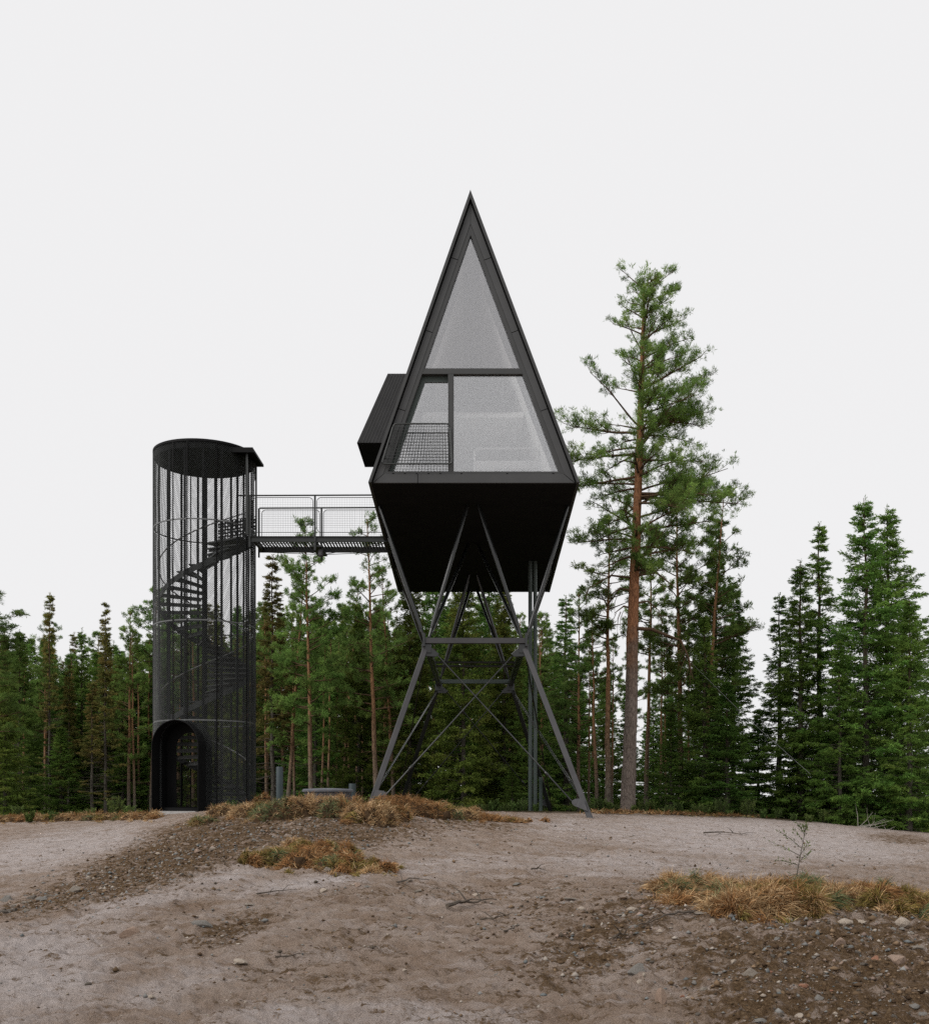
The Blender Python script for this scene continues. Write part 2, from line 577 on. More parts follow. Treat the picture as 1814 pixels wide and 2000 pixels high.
# ------------------------------------------------------------------ ground
GT = {   # photo column -> (distance, image row) of the ground surface
    -700: [(0, 2), (6, 2010), (8, 1880), (10, 1815), (11.5, 1790), (13, 1784), (15, 1757), (18, 1712), (22, 1668), (27, 1640), (32, 1622), (38, 1610), (46, 1604)],
    0: [(0, 2), (6, 2010), (8, 1880), (10, 1810), (11.5, 1785), (12.6, 1786), (15, 1752), (18, 1708), (22, 1664), (27, 1634), (32, 1616), (38, 1604), (46, 1600)],
    200: [(0, 2), (6, 1990), (8, 1860), (10, 1790), (11.5, 1752), (13, 1742), (15, 1714), (18, 1678), (22, 1646), (27, 1620), (32, 1605), (38, 1598), (46, 1596)],
    400: [(0, 2), (6, 2000), (7.5, 1900), (9, 1820), (11, 1752), (12.5, 1712), (14, 1692), (17, 1652), (20, 1618), (23, 1597), (26, 1588), (31, 1582), (38, 1588), (46, 1594)],
    600: [(0, 2), (6, 2000), (7.5, 1900), (9, 1815), (11, 1745), (13, 1705), (15, 1676), (17, 1640), (19, 1604), (20.5, 1583), (22.5, 1571), (25, 1573), (30, 1580), (38, 1586), (46, 1594)],
    760: [(0, 2), (6, 2000), (7.5, 1900), (9, 1818), (11, 1750), (13, 1710), (15, 1680), (17, 1646), (19, 1612), (21, 1592), (23, 1582), (26, 1584), (30, 1585), (38, 1586), (46, 1594)],
    925: [(0, 2), (6, 2000), (7.5, 1900), (9, 1825), (11, 1765), (13, 1722), (15, 1690), (18, 1650), (21, 1618), (24, 1597), (26.3, 1587), (30, 1584), (38, 1588), (46, 1594)],
    1200: [(0, 2), (6, 2000), (7, 1920), (8, 1850), (9, 1800), (10, 1765), (11, 1740), (13, 1715), (16, 1680), (20, 1645), (24, 1612), (28, 1592), (32, 1586), (38, 1586), (46, 1592)],
    1500: [(0, 2), (6, 2000), (7, 1905), (8, 1835), (8.8, 1795), (9.6, 1755), (10.3, 1735), (11.5, 1738), (14, 1715), (18, 1675), (23, 1635), (30, 1605), (37, 1597), (46, 1598)],
    1814: [(0, 2), (6, 2000), (7, 1915), (8, 1850), (9, 1800), (9.8, 1775), (10.5, 1766), (12, 1752), (15, 1712), (20, 1670), (26, 1645), (33, 1632), (40, 1628), (46, 1624)],
    2600: [(0, 2), (6, 2000), (7, 1915), (8, 1850), (9, 1802), (9.8, 1780), (10.5, 1772), (12, 1758), (15, 1716), (20, 1674), (26, 1650), (33, 1636), (40, 1631), (46, 1627)],
}
_cols = sorted(GT)
_ds = np.concatenate([np.arange(0, 46, 0.25), [46, 60, 90, 140, 300, 3000]])
_us = np.linspace((-700 - PX) / F, (2600 - PX) / F, 120)
_tab = []
for c in _cols:
    pts = GT[c][1:]
    dd = np.array([0.0, 3.0] + [p[0] for p in pts] + [60, 90, 140, 300, 3000])
    zz = [-1.25, -1.15] + [CZ - (p[1] - PY) / F * p[0] for p in pts]
    ze = zz[-1]
    zz += [ze - 0.15, ze - 0.5, ze - 0.9, -1.5, -1.5]
    _tab.append(np.interp(_ds, dd, zz))
_tab = np.array(_tab)
_cu = (np.array(_cols) - PX) / F
_T = np.array([np.interp(_us, _cu, _tab[:, j]) for j in range(len(_ds))])     # [depth, u]
for _ in range(5):                                   # soften the joins
    P = np.pad(_T, ((1, 1), (1, 1)), 'edge')
    S_ = (P[1:-1, 1:-1] * 2 + P[1:-1, :-2] + P[1:-1, 2:]) / 4
    P = np.pad(S_, ((1, 1), (1, 1)), 'edge')
    S_ = (P[1:-1, 1:-1] * 2 + P[:-2, 1:-1] + P[2:, 1:-1]) / 4
    _T[:184] = S_[:184]


def ground_macro(x, y):
    x, y = np.asarray(x, float), np.asarray(y, float)
    d = np.clip(y, 0, 2999)
    u = np.clip(x / np.maximum(y, 4.0), _us[0], _us[-1] - 1e-6)
    j = np.clip(np.searchsorted(_ds, d, 'right') - 1, 0, len(_ds) - 2)
    fj = (d - _ds[j]) / (_ds[j + 1] - _ds[j])
    k = (u - _us[0]) / (_us[1] - _us[0])
    k0 = np.clip(np.floor(k).astype(int), 0, len(_us) - 2)
    fk = k - k0
    a = _T[j, k0] * (1 - fk) + _T[j, k0 + 1] * fk
    b = _T[j + 1, k0] * (1 - fk) + _T[j + 1, k0 + 1] * fk
    return a * (1 - fj) + b * fj


# where the bare soil is brown and stony rather than sandy (photo x, y, half sizes, tilt, amount)
SOIL = [(1620, 1880, 330, 95, -0.02, 1.25), (1180, 1830, 190, 60, -0.5, 1.0), (1560, 1780, 290, 40, 0.05, 1.1),
        (1640, 1980, 300, 70, 0, 1.2), (1030, 1790, 150, 32, -0.3, 0.55), (1790, 1990, 200, 120, 0, 1.1),
        (380, 1660, 300, 48, -0.33, 1.25), (160, 1740, 170, 26, -0.28, 1.0), (620, 1620, 210, 38, 0.0, 1.1),
        (450, 1815, 90, 26, -0.3, 0.95), (600, 1860, 190, 26, -0.35, 0.45), (780, 1745, 170, 22, 0, 0.45), (430, 1610, 150, 22, -0.2, 1.1),
        (880, 1610, 160, 14, 0.05, 0.7), (1760, 1640, 70, 10, 0.1, 0.8)]


PALE = [(110, 1660, 190, 34, -0.15, 1.0), (60, 1900, 170, 90, -0.2, 1.0), (1500, 1640, 330, 40, 0.06, 1.0), (1180, 1620, 160, 22, 0.05, 0.7), (1260, 1690, 220, 26, 0.03, 0.7),
        (700, 1985, 260, 26, 0, 0.9), (330, 1740, 220, 24, -0.28, 0.8), (560, 1730, 170, 14, -0.1, 0.8), (330, 1930, 120, 26, -0.3, 0.6), (1300, 1880, 70, 40, -0.4, 0.6), (860, 1690, 180, 18, -0.05, 0.5)]
WARM = [(830, 1880, 330, 70, -0.15, 0.30), (560, 1930, 220, 40, -0.3, 0.2), (980, 1960, 260, 50, -0.1, 0.35), (250, 1800, 180, 20, -0.3, 0.25), (960, 1740, 240, 22, -0.05, 0.3)]


def soil_mask(px, py, table=None):
    m = np.zeros_like(px)
    for cx, cy_, rx, ry, a, amp in (table or SOIL):
        dx, dy = px - cx, py - cy_
        q = ((dx * math.cos(a) + dy * math.sin(a)) / rx) ** 2 + ((-dx * math.sin(a) + dy * math.cos(a)) / ry) ** 2
        m = np.maximum(m, amp * np.exp(-(q ** 2) * 0.7))
    return m


def micro(x, y):
    near = np.clip(1.35 - y / 40, 0.15, 1)
    ca, sa = math.cos(0.5), math.sin(0.5)
    a, b = x * ca + y * sa, -x * sa + y * ca
    r = 0.045 * fbm(x * 0.9, y * 0.9, 4) + 0.095 * np.abs(fbm(a * 0.9 + 5, b * 3.4, 4)) * -1
    r = r - 0.050 * np.abs(fbm(x * 3.5, y * 3.5, 3)) + 0.034 * fbm(x * 6, y * 6, 3) + 0.028 * fbm(x * 19, y * 19, 3)
    return r * near


def ground_z(x, y):
    x, y = np.asarray(x, float), np.asarray(y, float)
    return ground_macro(x, y) + np.where((y > 3) & (y < 70), micro(x, y), 0) + 0.012


def gz(x, y):
    return float(ground_z(np.array([x]), np.array([y]))[0])


def G(px, py, d0=4.5, d1=60.0):
    """where the photo's line of sight at (px, py) meets the ground"""
    d = np.geomspace(d0, d1, 900)
    x = (px - PX) / F * d
    row = PY - (ground_z(x, d) - CZ) / d * F
    hit = np.where(row <= py)[0]
    k = hit[0] if len(hit) else int(np.argmin(row))
    return Vector((x[k], d[k], gz(x[k], d[k])))


def build_ground():
    yy = np.concatenate([np.linspace(-60, 3, 12), np.geomspace(3.2, 5.4, 10), np.geomspace(5.5, 48, 510), np.geomspace(49, 140, 34), np.geomspace(160, 3000, 12)])
    sf = np.linspace(-0.55, 0.55, 430)
    side = 0.55 + np.geomspace(0.02, 60, 34)
    ss = np.concatenate([-side[::-1], sf, side])
    Y, S = np.meshgrid(yy, ss, indexing='ij')
    X = S * np.maximum(Y, 4.5)
    Z = ground_z(X, Y)
    px = PX + F * X / np.maximum(Y, 3.0)
    py = PY - F * (Z - CZ) / np.maximum(Y, 3.0)
    soil = np.where(Y > 4, soil_mask(px, py), 0.4)
    tone = np.maximum(soil, soil_mask(px, py, WARM) * (0.6 + 0.8 * vnoise(X * 1.3, Y * 1.3)))
    pale = np.where(Y > 4, soil_mask(px, py, PALE) * (1 - np.clip(soil, 0, 1)), 0)
    edge = 33 + 3 * fbm(X * 0.3, Y * 0.3, 3) + np.clip((px - 1500) / 314, -1, 1) * 6 + np.where(px < 420, 9, 0)
    forest = np.clip((Y - edge) / 4.0, 0, 1)
    stony = np.clip(soil, 0, 1)
    Z = Z + stony * np.clip(1.2 - Y / 30, 0, 1) * (0.020 * fbm(X * 9, Y * 9, 3) + 0.018 * fbm(X * 26, Y * 26, 2))
    R, C = Y.shape
    idx = np.arange(R * C).reshape(R, C)
    faces = np.stack([idx[:-1, :-1], idx[:-1, 1:], idx[1:, 1:], idx[1:, :-1]], -1).reshape(-1, 4)
    me = np_mesh('ground', np.stack([X, Y, Z], -1).reshape(-1, 3), [(faces, 0)], [M_GROUND], True,
                 {'soil': tone.ravel(), 'forest': forest.ravel(), 'pale': pale.ravel()})
    o = link('ground', me)
    tag(o, 'bare sandy clearing rising to a low crest', None, None, 'structure')
    return X, Y, Z, soil


GX, GY, GZ, GSOIL = build_ground()

# ------------------------------------------------------------------ the cabin on stilts
FLOOR_Z = W(0, 945, D0).z
REAR_Y = 40.1


def P(px, py):
    p = W(px, py, D0)
    return (p.x, p.z)


cabin = empty('stilt_cabin', (0.05, 32.0, 0.0), 'black A-frame cabin with a glass gable raised on steel stilts', 'cabin')

A, L_, R_ = Vector((918.5, 376)), Vector((720, 945)), Vector((1131, 945))


def inset(tl, tr, tb):
    """triangle pulled in by pixel distances from the left slope, right slope and base: apex, left, right"""
    def off(p, q, t, inward):
        dv = (q - p).normalized()
        nv = Vector((-dv.y, dv.x))
        if nv.dot(inward - p) < 0:
            nv = -nv
        return p + nv * t, dv
    c = (A + L_ + R_) / 3
    pl, dl = off(A, L_, tl, c)
    pr, dr = off(A, R_, tr, c)
    pb, db = off(L_, R_, tb, c)

    def isect(p, dv, q, e):
        den = dv.x * e.y - dv.y * e.x
        s = ((q.x - p.x) * e.y - (q.y - p.y) * e.x) / den
        return p + dv * s
    return isect(pl, dl, pr, dr), isect(pl, dl, pb, db), isect(pr, dr, pb, db)


def lerp(a, b, t):
    return a + (b - a) * t


def at_row(p, q, y):
    return p + (q - p) * ((y - p.y) / (q.y - p.y))


def poly(*pts):
    return [P(p[0], p[1]) for p in pts]


o0 = inset(0, 0, 0)
o1 = inset(5.0, 5.0, 0)
o2 = inset(7.5, 7.5, 0)
o3 = inset(21, 21.5, 18)
o4 = inset(28, 29, 23.5)

# roof slopes: two thick slabs with standing seams, a little wider at the back
widen = 1.10
for side, k in ((-1, 1), (1, 2)):
    m = MB()
    fa, fl = P(*o0[0]), P(*o0[k])
    ia, il = P(*o1[0]), P(*o1[k])
    y0, y1 = D0 - 0.14, REAR_Y
    cx = (P(*o0[1])[0] + P(*o0[2])[0]) / 2
    rl = (cx + (fl[0] - cx) * widen, fl[1])
    ril = (cx + (il[0] - cx) * widen, il[1])
    SKY0, SKY1, SKZ0, SKZ1 = D0 + 0.45, D0 + 2.62, 9.1, 14.2

    def edge(z, y, inner):
        t = (y - y0) / (y1 - y0)
        a_, l_, r_ = (ia, il, ril) if inner else (fa, fl, rl)
        ex = lerp(l_[0], r_[0], t)
        q = (z - l_[1]) / (a_[1] - l_[1])
        return lerp(ex, a_[0], q)

    def slab_piece(mb, za, zc, ya, yc, top=False):
        v = []
        for y in (ya, yc):
            for z in (za, zc):
                zi = min(z, ia[1]) if top else z
                v += [(edge(z, y, False), y, z), (edge(zi, y, True), y, zi)]
        mb.add(v, [(0, 1, 3, 2), (4, 6, 7, 5), (0, 2, 6, 4), (1, 5, 7, 3), (0, 4, 5, 1), (2, 3, 7, 6)])
    zlow, ztop_ = fl[1], fa[1]
    slab_piece(m, zlow, ztop_, y0, SKY0, True)
    slab_piece(m, zlow, ztop_, SKY1, y1, True)
    slab_piece(m, zlow, SKZ0, SKY0, SKY1)
    slab_piece(m, SKZ1, ztop_, SKY0, SKY1, True)
    slab = m.build('roof_slope', M_FRAME, cabin)
    sk = MB()
    ins_ = -side * 0.03
    sk.add([(edge(z, y, False) + ins_ + o_, y, z) for o_ in (0, ins_) for (z, y) in ((SKZ0, SKY0), (SKZ0, SKY1), (SKZ1, SKY1), (SKZ1, SKY0))],
           [(0, 1, 2, 3), (7, 6, 5, 4), (0, 4, 5, 1), (1, 5, 6, 2), (2, 6, 7, 3), (3, 7, 4, 0)])
    sk.build('added_skylight', M_CLEAR, slab)  # unseen opening added in each slope to let more daylight into the room
    for i in range(27):
        t = (i + 0.5) / 27
        y = lerp(D0 + 0.1, REAR_Y, t)
        if SKY0 - 0.1 < y < SKY1 + 0.1:
            continue
        ex = lerp(fl[0], rl[0], t)
        sm = MB()
        nx = -side
        sm.beam((fa[0], y, fa[1] - 0.03), (ex - side * 0.004, y, fl[1] + 0.02), 0.022, 0.03, (0, 1, 0))
        so = sm.build('standing_seam', M_BLACK, slab)
# floor underside and back wall
m = MB()
zf = FLOOR_Z
lx, rx = P(*o1[1])[0], P(*o1[2])[0]
cx = (lx + rx) / 2
rlx, rrx = cx + (lx - cx) * widen, cx + (rx - cx) * widen
v = [(lx, D0 + 0.02, zf + 0.004), (rx, D0 + 0.02, zf + 0.004), (rrx, REAR_Y - 0.02, zf + 0.004), (rlx, REAR_Y - 0.02, zf + 0.004)]
m.add(v + [(a, b, c + 0.26) for a, b, c in v], [(0, 3, 2, 1), (4, 5, 6, 7), (0, 1, 5, 4), (1, 2, 6, 5), (2, 3, 7, 6), (3, 0, 4, 7)])
m.build('floor_slab', M_BLACK, cabin)
apx, apz = P(*o1[0])


def roof_x(side, z, y):
    """x of the inner roof face at height z, distance y"""
    t = (y - D0) / (REAR_Y - D0)
    ex = lerp(lx if side < 0 else rx, rlx if side < 0 else rrx, t)
    s = (z - zf) / (apz - zf)
    return lerp(ex, apx, s)


# back gable: wall left and right of a tall window
yb0, yb1 = REAR_Y - 0.30, REAR_Y - 0.10
zb = zf + 0.27
m = MB()
wx0, wx1, wz0, wz1 = -1.45, 1.35, zf + 0.5, zf + 2.9
for pl in ([(roof_x(-1, zb, yb0), zb), (wx0, zb), (wx0, wz1), (roof_x(-1, wz1, yb0), wz1)],
           [(wx1, zb), (roof_x(1, zb, yb0), zb), (roof_x(1, wz1, yb0), wz1), (wx1, wz1)],
           [(wx0, zb), (wx1, zb), (wx1, wz0), (wx0, wz0)],
           [(roof_x(-1, wz1, yb0), wz1), (roof_x(1, wz1, yb0), wz1), (apx, apz - 0.05)]):
    m.prism(pl, yb0, yb1)
m.build('back_wall', M_INT, cabin)
m = MB().prism([(wx0, wz0), (wx1, wz0), (wx1, wz1), (wx0, wz1)], yb0 + 0.06, yb0 + 0.08)
m.build('back_window', M_CLEAR, cabin)
# interior lining
for side in (-1, 1):
    m = MB()
    for ya_, yc_, za_, zc_ in ((D0 + 0.3, 26.73, zb + 0.01, apz - 0.75), (28.90, yb0 - 0.01, zb + 0.01, apz - 0.75), (26.73, 28.90, zb + 0.01, 9.1), (26.73, 28.90, 14.2, apz - 0.75)):
        m.add([(roof_x(side, z, y) - side * 0.05, y, z) for y in (ya_, yc_) for z in (za_, zc_)], [(0, 1, 3, 2)])
    m.build('interior_lining', M_INT, cabin)
m = MB().add([(roof_x(-1, zb, D0 + .3), D0 + .3, zb + .012), (roof_x(1, zb, D0 + .3), D0 + .3, zb + .012), (roof_x(1, zb, yb0), yb0 - .01, zb + .012), (roof_x(-1, zb, yb0), yb0 - .01, zb + .012)], [(0, 1, 2, 3)])
m.build('interior_floor', M_INT, cabin)
# sleeping loft
zl = W(0, 715, D0).z + 0.1
m = MB()
ya, yc = D0 + 3.4, yb0 - 0.02
zl2 = zl - 0.15
m.add([(roof_x(-1, zl, ya) + .06, ya, zl2), (roof_x(1, zl, ya) - .06, ya, zl2), (roof_x(1, zl, yc) - .06, yc, zl2), (roof_x(-1, zl, yc) + .06, yc, zl2),
       (roof_x(-1, zl, ya) + .06, ya, zl), (roof_x(1, zl, ya) - .06, ya, zl), (roof_x(1, zl, yc) - .06, yc, zl), (roof_x(-1, zl, yc) + .06, yc, zl)],
      [(0, 3, 2, 1), (4, 5, 6, 7), (0, 1, 5, 4), (1, 2, 6, 5), (2, 3, 7, 6), (3, 0, 4, 7)])
m.build('loft_floor', M_INT, cabin)
m = MB()
for i in range(19):
    x = lerp(-0.35, 1.05, i / 18)
    m.box((x, ya - .02, zl + .40), (.012, .012, .8))
for i in range(9):
    m.box((0.35, ya - .02, zl + .8 * i / 8), (1.4, .014, .014))
m.build('loft_railing', M_FRAME, cabin)

# facade trim, in pieces with open joints
g = 0.6


def trim(pa, pb, qa, qb, n, brk):
    """pieces between outer edge pa-pb and inner edge qa-qb split at fractions brk"""
    cuts = [0.0] + brk + [1.0]
    ln = (pb - pa).length
    for i in range(n):
        t0 = cuts[i] + (g / ln if i else 0)
        t1 = cuts[i + 1] - (g / ln if i < n - 1 else 0)
        a, b = lerp(pa, pb, t0), lerp(pa, pb, t1)
        dq = (qb - qa)
        foot = lambda p: qa + dq * max(0.0, min(1.0, (p - qa).dot(dq) / dq.dot(dq)))
        c = foot(b) if i < n - 1 else qb
        d = foot(a) if i else qa
        MB().prism(poly(a, b, c, d), D0 - 0.045, D0 + 0.10).build('trim_panel', M_TRIM, cabin, bevel=0.004)


yb = 945 - 1.0
trim(o2[0], at_row(o2[0], o2[1], yb), o3[0] + Vector((-0.3, 0)), o3[1], 4, [0.195, 0.455, 0.735])
trim(o2[0], at_row(o2[0], o2[2], yb), o3[0] + Vector((0.3, 0)), o3[2], 4, [0.195, 0.455, 0.735])
bl, br = at_row(o2[0], o2[1], yb), at_row(o2[0], o2[2], yb)
trim(bl + Vector((1.5, 0)), br - Vector((1.5, 0)), o3[1] + Vector((1.2, 0)), o3[2] - Vector((1.2, 0)), 2, [0.22])
m = MB().prism(poly(o2[0] + Vector((0, 2)), bl + Vector((-1, 0)), br + Vector((1, 0))), D0 + 0.14, D0 + 0.16)
# (shadow-gap backing is only the ring behind the trim: build it as strips)
m = MB()
for a, b, c, d in ((o1[0], o1[1], o3[1], o3[0]), (o1[0], o1[2], o3[2], o3[0])):
    m.prism(poly(a, b, c, d), D0 + 0.102, D0 + 0.14)
m.prism(poly(o1[1] + Vector((0, -1)), o1[2] + Vector((0, -1)), o3[2], o3[1]), D0 + 0.143, D0 + 0.16)
m.build('shadow_gap', M_BLACK, cabin)

# window frame
yfr0, yfr1 = D0 - 0.035, D0 + 0.13
e3a, e3l, e3r = o3
e4a, e4l, e4r = o4
row_t, row_m = 720, 731
for a, b, c, d in ((e3a, e3l, e4l, e4a), (e3a, e4a, e4r, e3r), (e3l, e3r, e4r, e4l)):
    MB().prism(poly(a, b, c, d), yfr0, yfr1).build('window_frame', M_FRAME, cabin, bevel=0.003)
ml, mr_ = at_row(e4a, e4l, row_t), at_row(e4a, e4r, row_t)
ml2, mr2 = at_row(e4a, e4l, row_m), at_row(e4a, e4r, row_m)
MB().prism(poly(ml, mr_, mr2, ml2), yfr0 + 0.004, yfr1).build('transom', M_FRAME, cabin, bevel=0.003)
MB().prism(poly((875, row_m), (886, row_m), (886, e4l.y), (875, e4l.y)), yfr0 + 0.008, yfr1).build('mullion', M_FRAME, cabin, bevel=0.003)
yg0, yg1 = D0 + 0.05, D0 + 0.075
MB().prism(poly(e4a, ml, mr_), yg0, yg1).build('window_pane', M_GLASS, cabin)
MB().prism(poly((886, row_m), mr2, (e4r.x, e4r.y), (886, e4r.y)), yg0, yg1).build('window_pane', M_GLASS_LOW, cabin)
# balcony door: a narrower leaf set back in its opening
dl_t, dl_b = at_row(e4a, e4l, row_m), e4l
yd0, yd1 = D0 + 0.13, D0 + 0.22
din_t, din_b = Vector((829.5, 742)), Vector((829.5 - (918 - 742) * 0.352, 918))
leaf = empty('balcony_door', (0, D0, 0))
leaf.parent = cabin
leaf.matrix_parent_inverse = Matrix.Translation(cabin.location).inverted()
door_polys = [poly(dl_t, (875, row_m), (875, 742), din_t), poly(dl_t, din_t, din_b, dl_b), poly(dl_b, din_b, (875, 918), (875, dl_b.y))]
mm = MB()
for pl in door_polys:
    mm.prism(pl, yd0, yd1)
bpy.data.objects.remove(leaf)
leaf = mm.build('balcony_door', M_PIPE, cabin)
MB().prism(poly(din_t, (875, 742), (875, 918), din_b), yd0 + 0.03, yd0 + 0.05).build('door_pane', M_GLASS_LOW, leaf)
# little drain caps along the sill
for px in (768, 791, 814, 837, 860, 901, 990, 1080):
    c = W(px, 925.5, D0)
    MB().box((c.x, yfr0 - 0.004, c.z), (0.045, 0.02, 0.018)).build('drain_cap', M_BLACK, cabin, bevel=0.004)

# balcony railing in front of the door
rail = []
yr = D0 - 0.16
corner = [(770, 832), (878.5, 832), (883, 910), (746.5, 910)]
cn = [Vector(c) for c in corner]
pts = []
for i, c in enumerate(cn):
    a, b = cn[i - 1], cn[(i + 1) % 4]
    u, v_ = (a - c).normalized() * 7, (b - c).normalized() * 7
    for t in (0, 0.25, 0.5, 0.75, 1.0):
        q = (1 - t) ** 2 * (c + u) + 2 * t * (1 - t) * c + t * t * (c + v_)
        pts.append(Vector((P(*q)[0], yr, P(*q)[1])))
m = MB().tube(pts, 0.021, 8, True)
brail = m.build('balcony_railing', M_STEEL, cabin, True)
m = MB()
for i in range(1, 22):
    t = i / 22
    a, b = lerp(cn[0], cn[1], t), lerp(cn[3], cn[2], t)
    m.beam((P(*a)[0], yr, P(*a)[1]), (P(*b)[0], yr, P(*b)[1]), 0.009, 0.009)
for i in range(1, 13):
    t = i / 13
    a, b = lerp(cn[0], cn[3], t), lerp(cn[1], cn[2], t)
    m.beam((P(*a)[0], yr - .006, P(*a)[1]), (P(*b)[0], yr - .006, P(*b)[1]), 0.009, 0.009)
m.build('wire_mesh', M_STEEL, brail)
for c in ((760, 868), (752, 895), (880, 868), (882, 895)):
    p = W(c[0], c[1], D0)
    MB().box((p.x, D0 - 0.10, p.z), (0.03, 0.12, 0.03)).build('railing_bracket', M_STEEL, brail)

# dormer box on the tower slope
yd_f, yd_b = 29.0, 31.12
t0, t1 = W(757, 730, yd_f), W(697, 865, yd_f)
zt, zbm = t0.z, t1.z
m = MB()
ins = lambda z: roof_x(-1, z, yd_f) + 0.12
pf = [(t0.x, zt), (ins(zt), zt), (ins(zbm), zbm), (t1.x, zbm)]
m.prism(pf, yd_f, yd_b)
dorm = m.build('dormer_box', M_BLACK, cabin)
for i in range(16):      # upright seams on its front
    s0, s1 = i / 16, (i + 1) / 16
    a0, a1 = lerp(t0.x, ins(zt), s0), lerp(t0.x, ins(zt), s1)
    b0, b1 = lerp(t1.x, ins(zbm), s0), lerp(t1.x, ins(zbm), s1)
    pc = MB().prism([(a0 + .004, zt), (a1 - .004, zt), (b1 - .004, zbm), (b0 + .004, zbm)], yd_f - 0.02, yd_f - 0.002)
    pc.build('cladding_strip', M_DORMER, dorm)

# hourglass support frame
Y1, Y2, YM = 27.83, 37.5, 32.6
ZW = 4.47
wl_, wr_ = -1.25, 1.325
nodes = {('l', 'f'): Vector((wl_, Y1, ZW)), ('r', 'f'): Vector((wr_, Y1, ZW)),
         ('l', 'b'): Vector((wl_, Y2, ZW)), ('r', 'b'): Vector((wr_, Y2, ZW))}
feet = {('l', 'f'): Vector((-2.64, 26.28, 0)), ('r', 'f'): Vector((2.93, 26.28, 0)),
        ('l', 'b'): Vector((-2.82, 39.05, 0)), ('r', 'b'): Vector((2.895, 39.05, 0))}
for k, p in feet.items():
    p.z = gz(p.x, p.y) - 0.05
for y in (Y1, Y2):
    b = MB().box(((wl_ + wr_) / 2, y - 0.09, ZW), (wr_ - wl_ + 0.12, 0.11, 0.145))
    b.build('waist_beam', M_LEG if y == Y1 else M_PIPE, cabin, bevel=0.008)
m = MB()
for dz in (-0.06, 0.06):
    m.tube([(wl_ + .06, YM, ZW + dz), (wr_ - .06, YM, ZW + dz)], 0.035, 8)
m.build('waist_tie', M_TUBE, cabin, True)
for x in (wl_, wr_):
    MB().beam((x, Y1 + .1, ZW - .06), (x, Y2 - .1, ZW - .06), 0.17, 0.17).build('long_beam', M_TUBE, cabin, bevel=0.01)
for (s, e), n in nodes.items():
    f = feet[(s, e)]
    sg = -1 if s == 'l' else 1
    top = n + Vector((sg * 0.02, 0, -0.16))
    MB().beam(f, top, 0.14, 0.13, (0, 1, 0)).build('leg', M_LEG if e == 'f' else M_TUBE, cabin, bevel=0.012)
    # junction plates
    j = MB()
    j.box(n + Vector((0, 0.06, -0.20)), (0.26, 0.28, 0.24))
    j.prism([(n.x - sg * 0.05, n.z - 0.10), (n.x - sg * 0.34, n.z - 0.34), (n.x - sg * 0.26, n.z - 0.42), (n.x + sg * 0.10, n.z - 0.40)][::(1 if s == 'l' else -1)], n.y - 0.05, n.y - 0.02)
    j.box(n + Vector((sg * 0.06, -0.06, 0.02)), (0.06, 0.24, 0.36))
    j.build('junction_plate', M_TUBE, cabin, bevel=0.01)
    # foot plate and clevis
    d = (top - f).normalized()
    MB().box((f.x, f.y, f.z + 0.03), (0.26, 0.26, 0.04)).build('foot_plate', M_LEG, cabin, bevel=0.006)
    c = f + d * 0.50 - Vector((sg * 0.26, 0, 0))
    gp = MB()
    ring = [(c.x + 0.065 * math.cos(a), c.z + 0.065 * math.sin(a)) for a in np.linspace(0, 2 * math.pi, 15)[:-1]]
    gp.prism(ring, f.y - 0.035, f.y - 0.01)
    w = f + d * 0.25
    w2 = f + d * 0.62
    gp.prism([(c.x - sg * 0.02, c.z - 0.08), (w.x, w.z), (w2.x, w2.z), (c.x, c.z + 0.08)], f.y - 0.03, f.y + 0.005)
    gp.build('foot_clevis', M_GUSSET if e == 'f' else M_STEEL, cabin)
    # upper struts
    if e == 'f':
        tops = [(sg * 0.14 - .02, 28.1), (sg * 0.14 - .02, 32.55), (sg * 2.53, 28.25), (sg * 2.56, 31.5)]
    else:
        tops = [(sg * 0.14 - .02, 37.0), (sg * 0.12 - .02, 39.4), (sg * 2.62, 35.8), (sg * 2.66, 39.5)]
    for tx, ty in tops:
        inner = abs(tx) < 1
        a = n + Vector((-sg * 0.06 if inner else sg * 0.07, 0.05 if ty > n.y + 1 else 0.0, 0.10))
        b = Vector((tx, ty, FLOOR_Z + 0.01))
        dd = (b - a).normalized()
        st = MB().tube([a, a + dd * 0.28], 0.035, 8)
        st.tube([a + dd * 0.26, a + dd * 0.40, b - dd * 0.12, b], [0.042, 0.053, 0.053, 0.04], 10)
        st.build('strut', M_TUBE, cabin, True)


def rod(a, b, r=0.019, double=False):
    a, b = Vector(a), Vector(b)
    d = (b - a)
    m = MB()
    offs = [Vector((0, 0, 0))] if not double else [Vector((0.02, 0, 0.01)), Vector((-0.02, 0, -0.01))]
    for of in offs:
        m.tube([a + of, b + of], r * (0.7 if double else 1), 7)
    q0, q1 = a + d * 0.80, a + d * 0.83
    m.tube([q0, q0 + d * .004, q1 - d * .004, q1], [r, r * 1.9, r * 1.9, r], 8)
    m.build('brace_rod', M_TUBE, cabin, True)


nd = lambda s, e: nodes[(s, e)] + Vector((0.30 if s == 'l' else -0.30, -0.035, -0.38))
cl = lambda s, e: feet[(s, e)] + Vector((0.50 if s == 'l' else -0.50, -0.02, 0.50)) * 0.9
for e in 'fb':
    rod(nd('l', e), cl('r', e))
    rod(nd('r', e) + Vector((0, 0.045, 0)), cl('l', e) + Vector((0, 0.045, 0)))
for s in 'lr':
    sg = -1 if s == 'l' else 1
    rod(nodes[(s, 'f')] + Vector((sg * .06, .1, -.35)), feet[(s, 'b')] + Vector((0, -.2, .15)))
    rod(nodes[(s, 'b')] + Vector((sg * .06, -.1, -.35)), feet[(s, 'f')] + Vector((-sg * .06, .2, .32)), 0.019, True)

